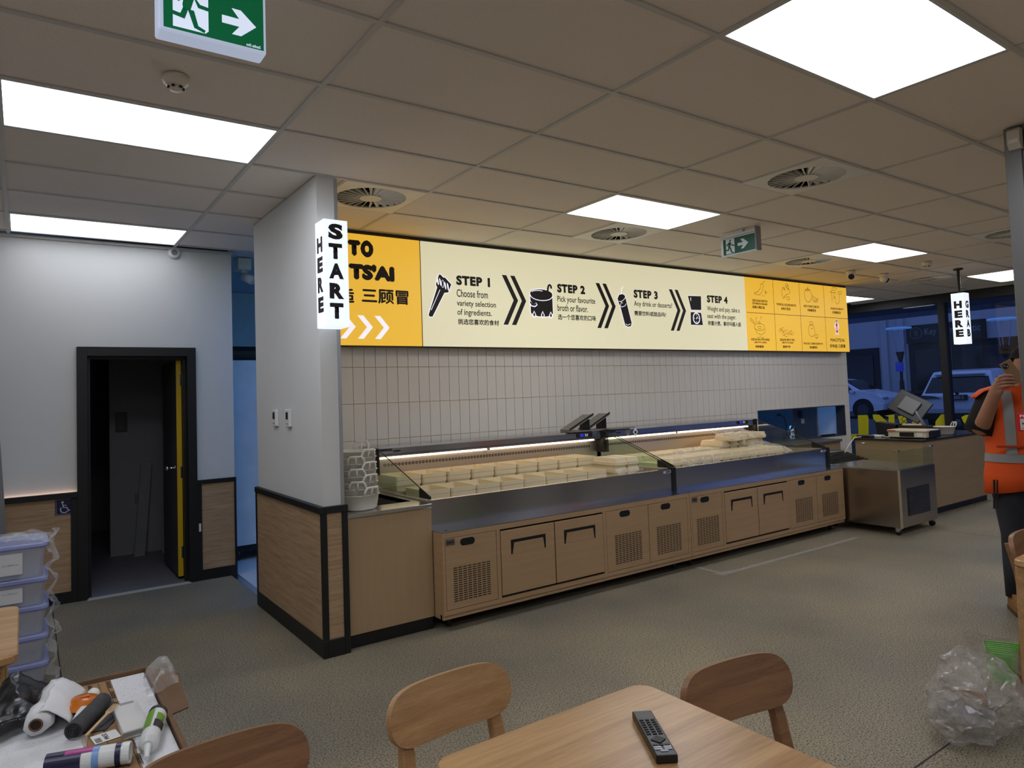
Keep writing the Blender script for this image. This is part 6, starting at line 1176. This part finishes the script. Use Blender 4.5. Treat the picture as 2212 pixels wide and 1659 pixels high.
# fingers of the right hand closing round the phone
for k in range(4):
    b = len(V); x = -0.165 + 0.004 * k; z = 1.535 - 0.021 * k + 0.012; ln = (0.9, 1.0, 0.95, 0.8)[k]
    V += [(x - 0.012, -0.29, z), (x + 0.012, -0.318, z + 0.006), (x + 0.012 + 0.03 * ln, -0.312, z + 0.004), (x + 0.012 + 0.05 * ln, -0.30, z)]
    E_ += [(10, b), (b, b + 1), (b + 1, b + 2), (b + 2, b + 3)]; Rd += [0.011, 0.0098, 0.009, 0.0075]
b = len(V); V += [(-0.158, -0.252, 1.522), (-0.138, -0.248, 1.55), (-0.125, -0.252, 1.575)]; E_ += [(10, b), (b, b + 1), (b + 1, b + 2)]; Rd += [0.012, 0.0105, 0.008]
for k in range(4):
    b = len(V); V += [(0.045, -0.295, 1.432 - 0.02 * k), (0.01, -0.305, 1.436 - 0.02 * k), (-0.02, -0.3, 1.432 - 0.02 * k)]; E_ += [(14, b), (b, b + 1), (b + 1, b + 2)]; Rd += [0.011, 0.0098, 0.008]
body = skin_mesh([Vector(v) for v in V], E_, Rd, 'body', M_skin, t, 2)
# head with face, ears, hair
mb = MB(); bmesh.ops.create_uvsphere(mb.bm, u_segments=28, v_segments=20, radius=1.0)
for v in mb.bm.verts:
    p = v.co; x, y, z = p.x * 0.077, p.y * 0.098, p.z * 0.118
    if p.z < -0.1: x *= 1 + 0.28 * (p.z + 0.1); y *= 1 + 0.16 * (p.z + 0.1)
    if p.y < 0:
        y -= 0.026 * math.exp(-((p.x / 0.13) ** 2) - ((p.z + 0.12) / 0.2) ** 2)                       # nose
        y += 0.010 * (math.exp(-(((abs(p.x) - 0.4) / 0.16) ** 2) - ((p.z - 0.05) / 0.12) ** 2))        # eye sockets
        y -= 0.005 * math.exp(-((p.x / 0.3) ** 2) - ((p.z + 0.5) / 0.08) ** 2)                          # lips
    v.co = Vector((x + 0.03, y - 0.03, z + 1.615))
hd = mb.part('head', M_skin, t, smooth=True)
for s in (-1, 1):
    MB().lathe([(0, 0), (0.018, 0.0), (0.021, 0.006), (0.014, 0.01), (0.0, 0.006)], seg=14, sy=1.5).mv(Matrix.Translation((0.03 + s * 0.074, -0.02, 1.612)) @ Matrix.Rotation(s * PI / 2, 4, 'Y')).part('ear', M_skin, hd, smooth=True)
    MB().lathe([(0, 0.007), (0.008, 0.004), (0.011, 0.0)], seg=12).mv(Matrix.Translation((0.03 + s * 0.031, -0.118, 1.623)) @ Matrix.Rotation(PI / 2, 4, 'X')).part('eye', plain('eye_dark', (30, 24, 22), 0.2), hd)
MB().box((0.008, -0.128, 1.556), (0.052, -0.118, 1.561), 0.002).part('mouth', plain('lip', (140, 80, 70), 0.5), hd)
mb = MB(); bmesh.ops.create_uvsphere(mb.bm, u_segments=28, v_segments=18, radius=1.0)
for v in mb.bm.verts:
    p = v.co.copy(); z = p.z; lim = 0.35 if p.y < -0.2 else -0.35 - 0.2 * p.y
    if z < lim: z = lim
    q = 1.06 + 0.05 * noise.noise(p * 5); v.co = Vector((p.x * 0.08 * q + 0.03, p.y * 0.103 * q - 0.026, z * 0.124 * q + 1.622))
mb.part('hair', plain('black_hair', (12, 10, 10), 0.9, var=0.3, scale=60), t, smooth=True)
# trousers
M_jean = plain('dark_denim', (44, 46, 54), 0.85, var=0.25, scale=10)
def leg_loft(s):
    c = [((s * 0.09, 0, 0.90), 0.125, 0.135), ((s * 0.088, -0.005, 0.72), 0.098, 0.11), ((s * 0.086, -0.012, 0.5), 0.078, 0.088), ((s * 0.088, 0.0, 0.3), 0.074, 0.082), ((s * 0.09, 0.012, 0.09), 0.066, 0.074)]
    return [[q + Vector((0.006 * noise.noise(q * 14), 0.006 * noise.noise(q * 13 + XA), 0)) for q in ring(p, a, b, 18)] for p, a, b in c]
for s in (-1, 1): MB().loft(leg_loft(s)).part('trouser_leg', M_jean, t, smooth=True)
MB().loft([ring((0, 0.0, z), a, b, 24) for z, a, b in ((0.80, 0.19, 0.135), (0.92, 0.2, 0.14), (1.04, 0.175, 0.125))]).part('trouser_hips', M_jean, t, smooth=True)
# boots
M_boot = plain('tan_boot', (150, 108, 62), 0.7, var=0.15, scale=14)
for s in (-1, 1):
    x = s * 0.092
    MB().loft([[Vector((x + p[0] * kx, -0.06 + yo + p[1] * ky, z)) for p in rrect(0.05, 0.14, 0.045, 4)] for z, kx, ky, yo in ((0.022, 1.0, 1.0, 0), (0.06, 0.98, 0.98, 0), (0.085, 0.86, 0.8, 0.03), (0.12, 0.8, 0.5, 0.075), (0.2, 0.84, 0.44, 0.08))]).part('boot', M_boot, t, smooth=False)
    MB().loft([[Vector((x + p[0] * 1.06, -0.06 + p[1] * 1.03, z)) for p in rrect(0.05, 0.14, 0.045, 4)] for z in (0.0, 0.026)]).part('boot_sole', plain('boot_sole', (96, 70, 44), 0.8), t)
# shirt sleeves, vest
M_tee = plain('black_tee', (18, 18, 19), 0.85, var=0.2); M_vest = plain('orange_vest', (240, 88, 22), 0.7, var=0.06, scale=9, bump=0.25); M_refl = plain('reflective_grey', (150, 148, 146), 0.4, var=0.05)
def limb(p, q, r0, r1, mt, nm, ext=0.0):
    p, q = Vector(p), Vector(q); d = (q - p).normalized(); u_ = d.cross(YA).normalized(); v_ = d.cross(u_)
    MB().loft([[z + Vector((0.005 * noise.noise(z * 20), 0, 0)) for z in ring(p + (q - p) * s, r0 + (r1 - r0) * s, r0 + (r1 - r0) * s, 18, ax=(u_, v_))] for s in (0, 0.35, 0.7, 1.0)]).part(nm, mt, t, smooth=True)
limb((-0.15, 0.0, 1.42), (-0.262, -0.045, 1.18), 0.088, 0.084, M_tee, 'shirt_sleeve'); limb((0.15, 0.0, 1.42), (0.265, -0.045, 1.18), 0.088, 0.084, M_tee, 'shirt_sleeve')
MB().loft([ring((0, 0.005, z), a, b, 24) for z, a, b in ((1.02, 0.178, 0.13), (1.25, 0.188, 0.135), (1.4, 0.17, 0.11), (1.47, 0.08, 0.07))]).part('shirt', M_tee, t, smooth=True)
vz_ = ((0.82, 0.238, 0.17, 0.0), (0.9, 0.23, 0.166, 0.0), (1.0, 0.215, 0.158, 0.0), (1.12, 0.212, 0.155, 0.0), (1.25, 0.216, 0.153, 0.0), (1.36, 0.222, 0.138, 0.005), (1.43, 0.20, 0.112, 0.01), (1.475, 0.13, 0.085, 0.012), (1.485, 0.095, 0.072, 0.012))
vr = []
for k, (z, a, b, y) in enumerate(vz_):
    rg = ring((0, y, z), a, b, 40)
    vr.append([q + Vector((0.008 * noise.noise(q * 9), 0.009 * noise.noise(q * 8 + YA), (0.05 * max(0, -q.x / 0.23) * -1 if k == 0 else 0))) for q in rg])
vest = MB().loft(vr, cap=False).solid(0.004).part('vest', M_vest, t, smooth=True)
def vband(z0, z1, g=0.007):
    def at(z):
        for k in range(len(vz_) - 1):
            if vz_[k][0] <= z <= vz_[k + 1][0]:
                s = (z - vz_[k][0]) / (vz_[k + 1][0] - vz_[k][0]); return tuple(vz_[k][i] + (vz_[k + 1][i] - vz_[k][i]) * s for i in (1, 2, 3))
    return [[q + Vector((0.008 * noise.noise(q * 9), 0.009 * noise.noise(q * 8 + YA), 0)) for q in ring((0, at(z)[2], z), at(z)[0] + g, at(z)[1] + g, 40)] for z in (z0, (z0 + z1) / 2, z1)]
MB().loft(vband(0.985, 1.04), cap=False).part('reflective_band', M_refl, vest, smooth=True)
for s in (-1, 1):
    pts = []
    for z in (1.04, 1.12, 1.2, 1.28, 1.36, 1.42, 1.455):
        for k in range(len(vz_) - 1):
            if vz_[k][0] <= z <= vz_[k + 1][0]:
                f_ = (z - vz_[k][0]) / (vz_[k + 1][0] - vz_[k][0]); a_ = vz_[k][1] + (vz_[k + 1][1] - vz_[k][1]) * f_; b_ = vz_[k][2] + (vz_[k + 1][2] - vz_[k][2]) * f_
        for x in (0.075, 0.105, 0.13): xx = min(x, a_ * 0.97); pts.append((s * xx, -(b_ + 0.012) * math.sqrt(max(0.02, 1 - (xx / (a_ + .012)) ** 2)) + 0.004, z))
    MB().faces(pts, [[3 * i + j, 3 * i + j + 1, 3 * i + j + 4, 3 * i + j + 3] for i in range(6) for j in range(2)]).part('reflective_strap', M_refl, vest, smooth=True)
# shoulder caps of the vest
for s in (-1, 1):
    MB().loft([ring((s * x, 0.008, z), 0.012, d, 16, ax=(ZA, YA)) for x, z, d in ((0.07, 1.478, 0.07), (0.15, 1.475, 0.088), (0.215, 1.455, 0.085), (0.262, 1.415, 0.075))]).part('shoulder_cap', M_vest, vest, smooth=True)
MB().faces([(-0.02, -0.178, 0.99), (0.06, -0.176, 1.02), (0.05, -0.184, 0.955), (-0.03, -0.186, 0.93)], [[0, 1, 2, 3]]).solid(0.004).part('pocket_flap', plain('flap_white', (200, 200, 196), 0.7), vest)
MB().box((-0.19, -0.172, 1.085), (-0.02, -0.158, 1.1), 0.003).part('pocket_seam', plain('vest_seam_orange', (200, 66, 14), 0.8), vest)  # seam strip in a darker orange than the vest
for x in (-0.2, -0.18): MB().cyl((x, -0.1, 0.87), (x - 0.01, -0.1, 0.68), 0.006, seg=8).part('tool_cord', M_blackplastic, t)
# phone held up before the face
ph = thing('mobile_phone', 'tan mobile phone with camera ring in the hand of the vested person', 'phone', (0, 0, 0)); M0 = MW[t.name] @ Matrix.Translation((-0.105, -0.28, 1.575)) @ Matrix.Rotation(-0.5, 4, 'Y') @ Matrix.Rotation(0.25, 4, 'Z'); ph.matrix_world = M0; MW[ph.name] = M0
MB().box((-0.037, -0.0045, -0.075), (0.037, 0.0045, 0.075), 0.004, 2).part('case', plain('phone_tan', (150, 116, 80), 0.4), ph); MB().cyl((-0.015, -0.0045, 0.048), (-0.015, -0.008, 0.048), 0.017, seg=20).part('camera_ring', M_blackplastic, ph)
for x, z in ((-0.021, 0.054), (-0.009, 0.043)): MB().cyl((x, -0.008, z), (x, -0.0095, z), 0.005, seg=10).part('lens', M_steel, ph)
bpy.data.objects.remove(TXO)
for c_ in [c_ for c_ in bpy.data.curves if c_.users == 0]: bpy.data.curves.remove(c_)
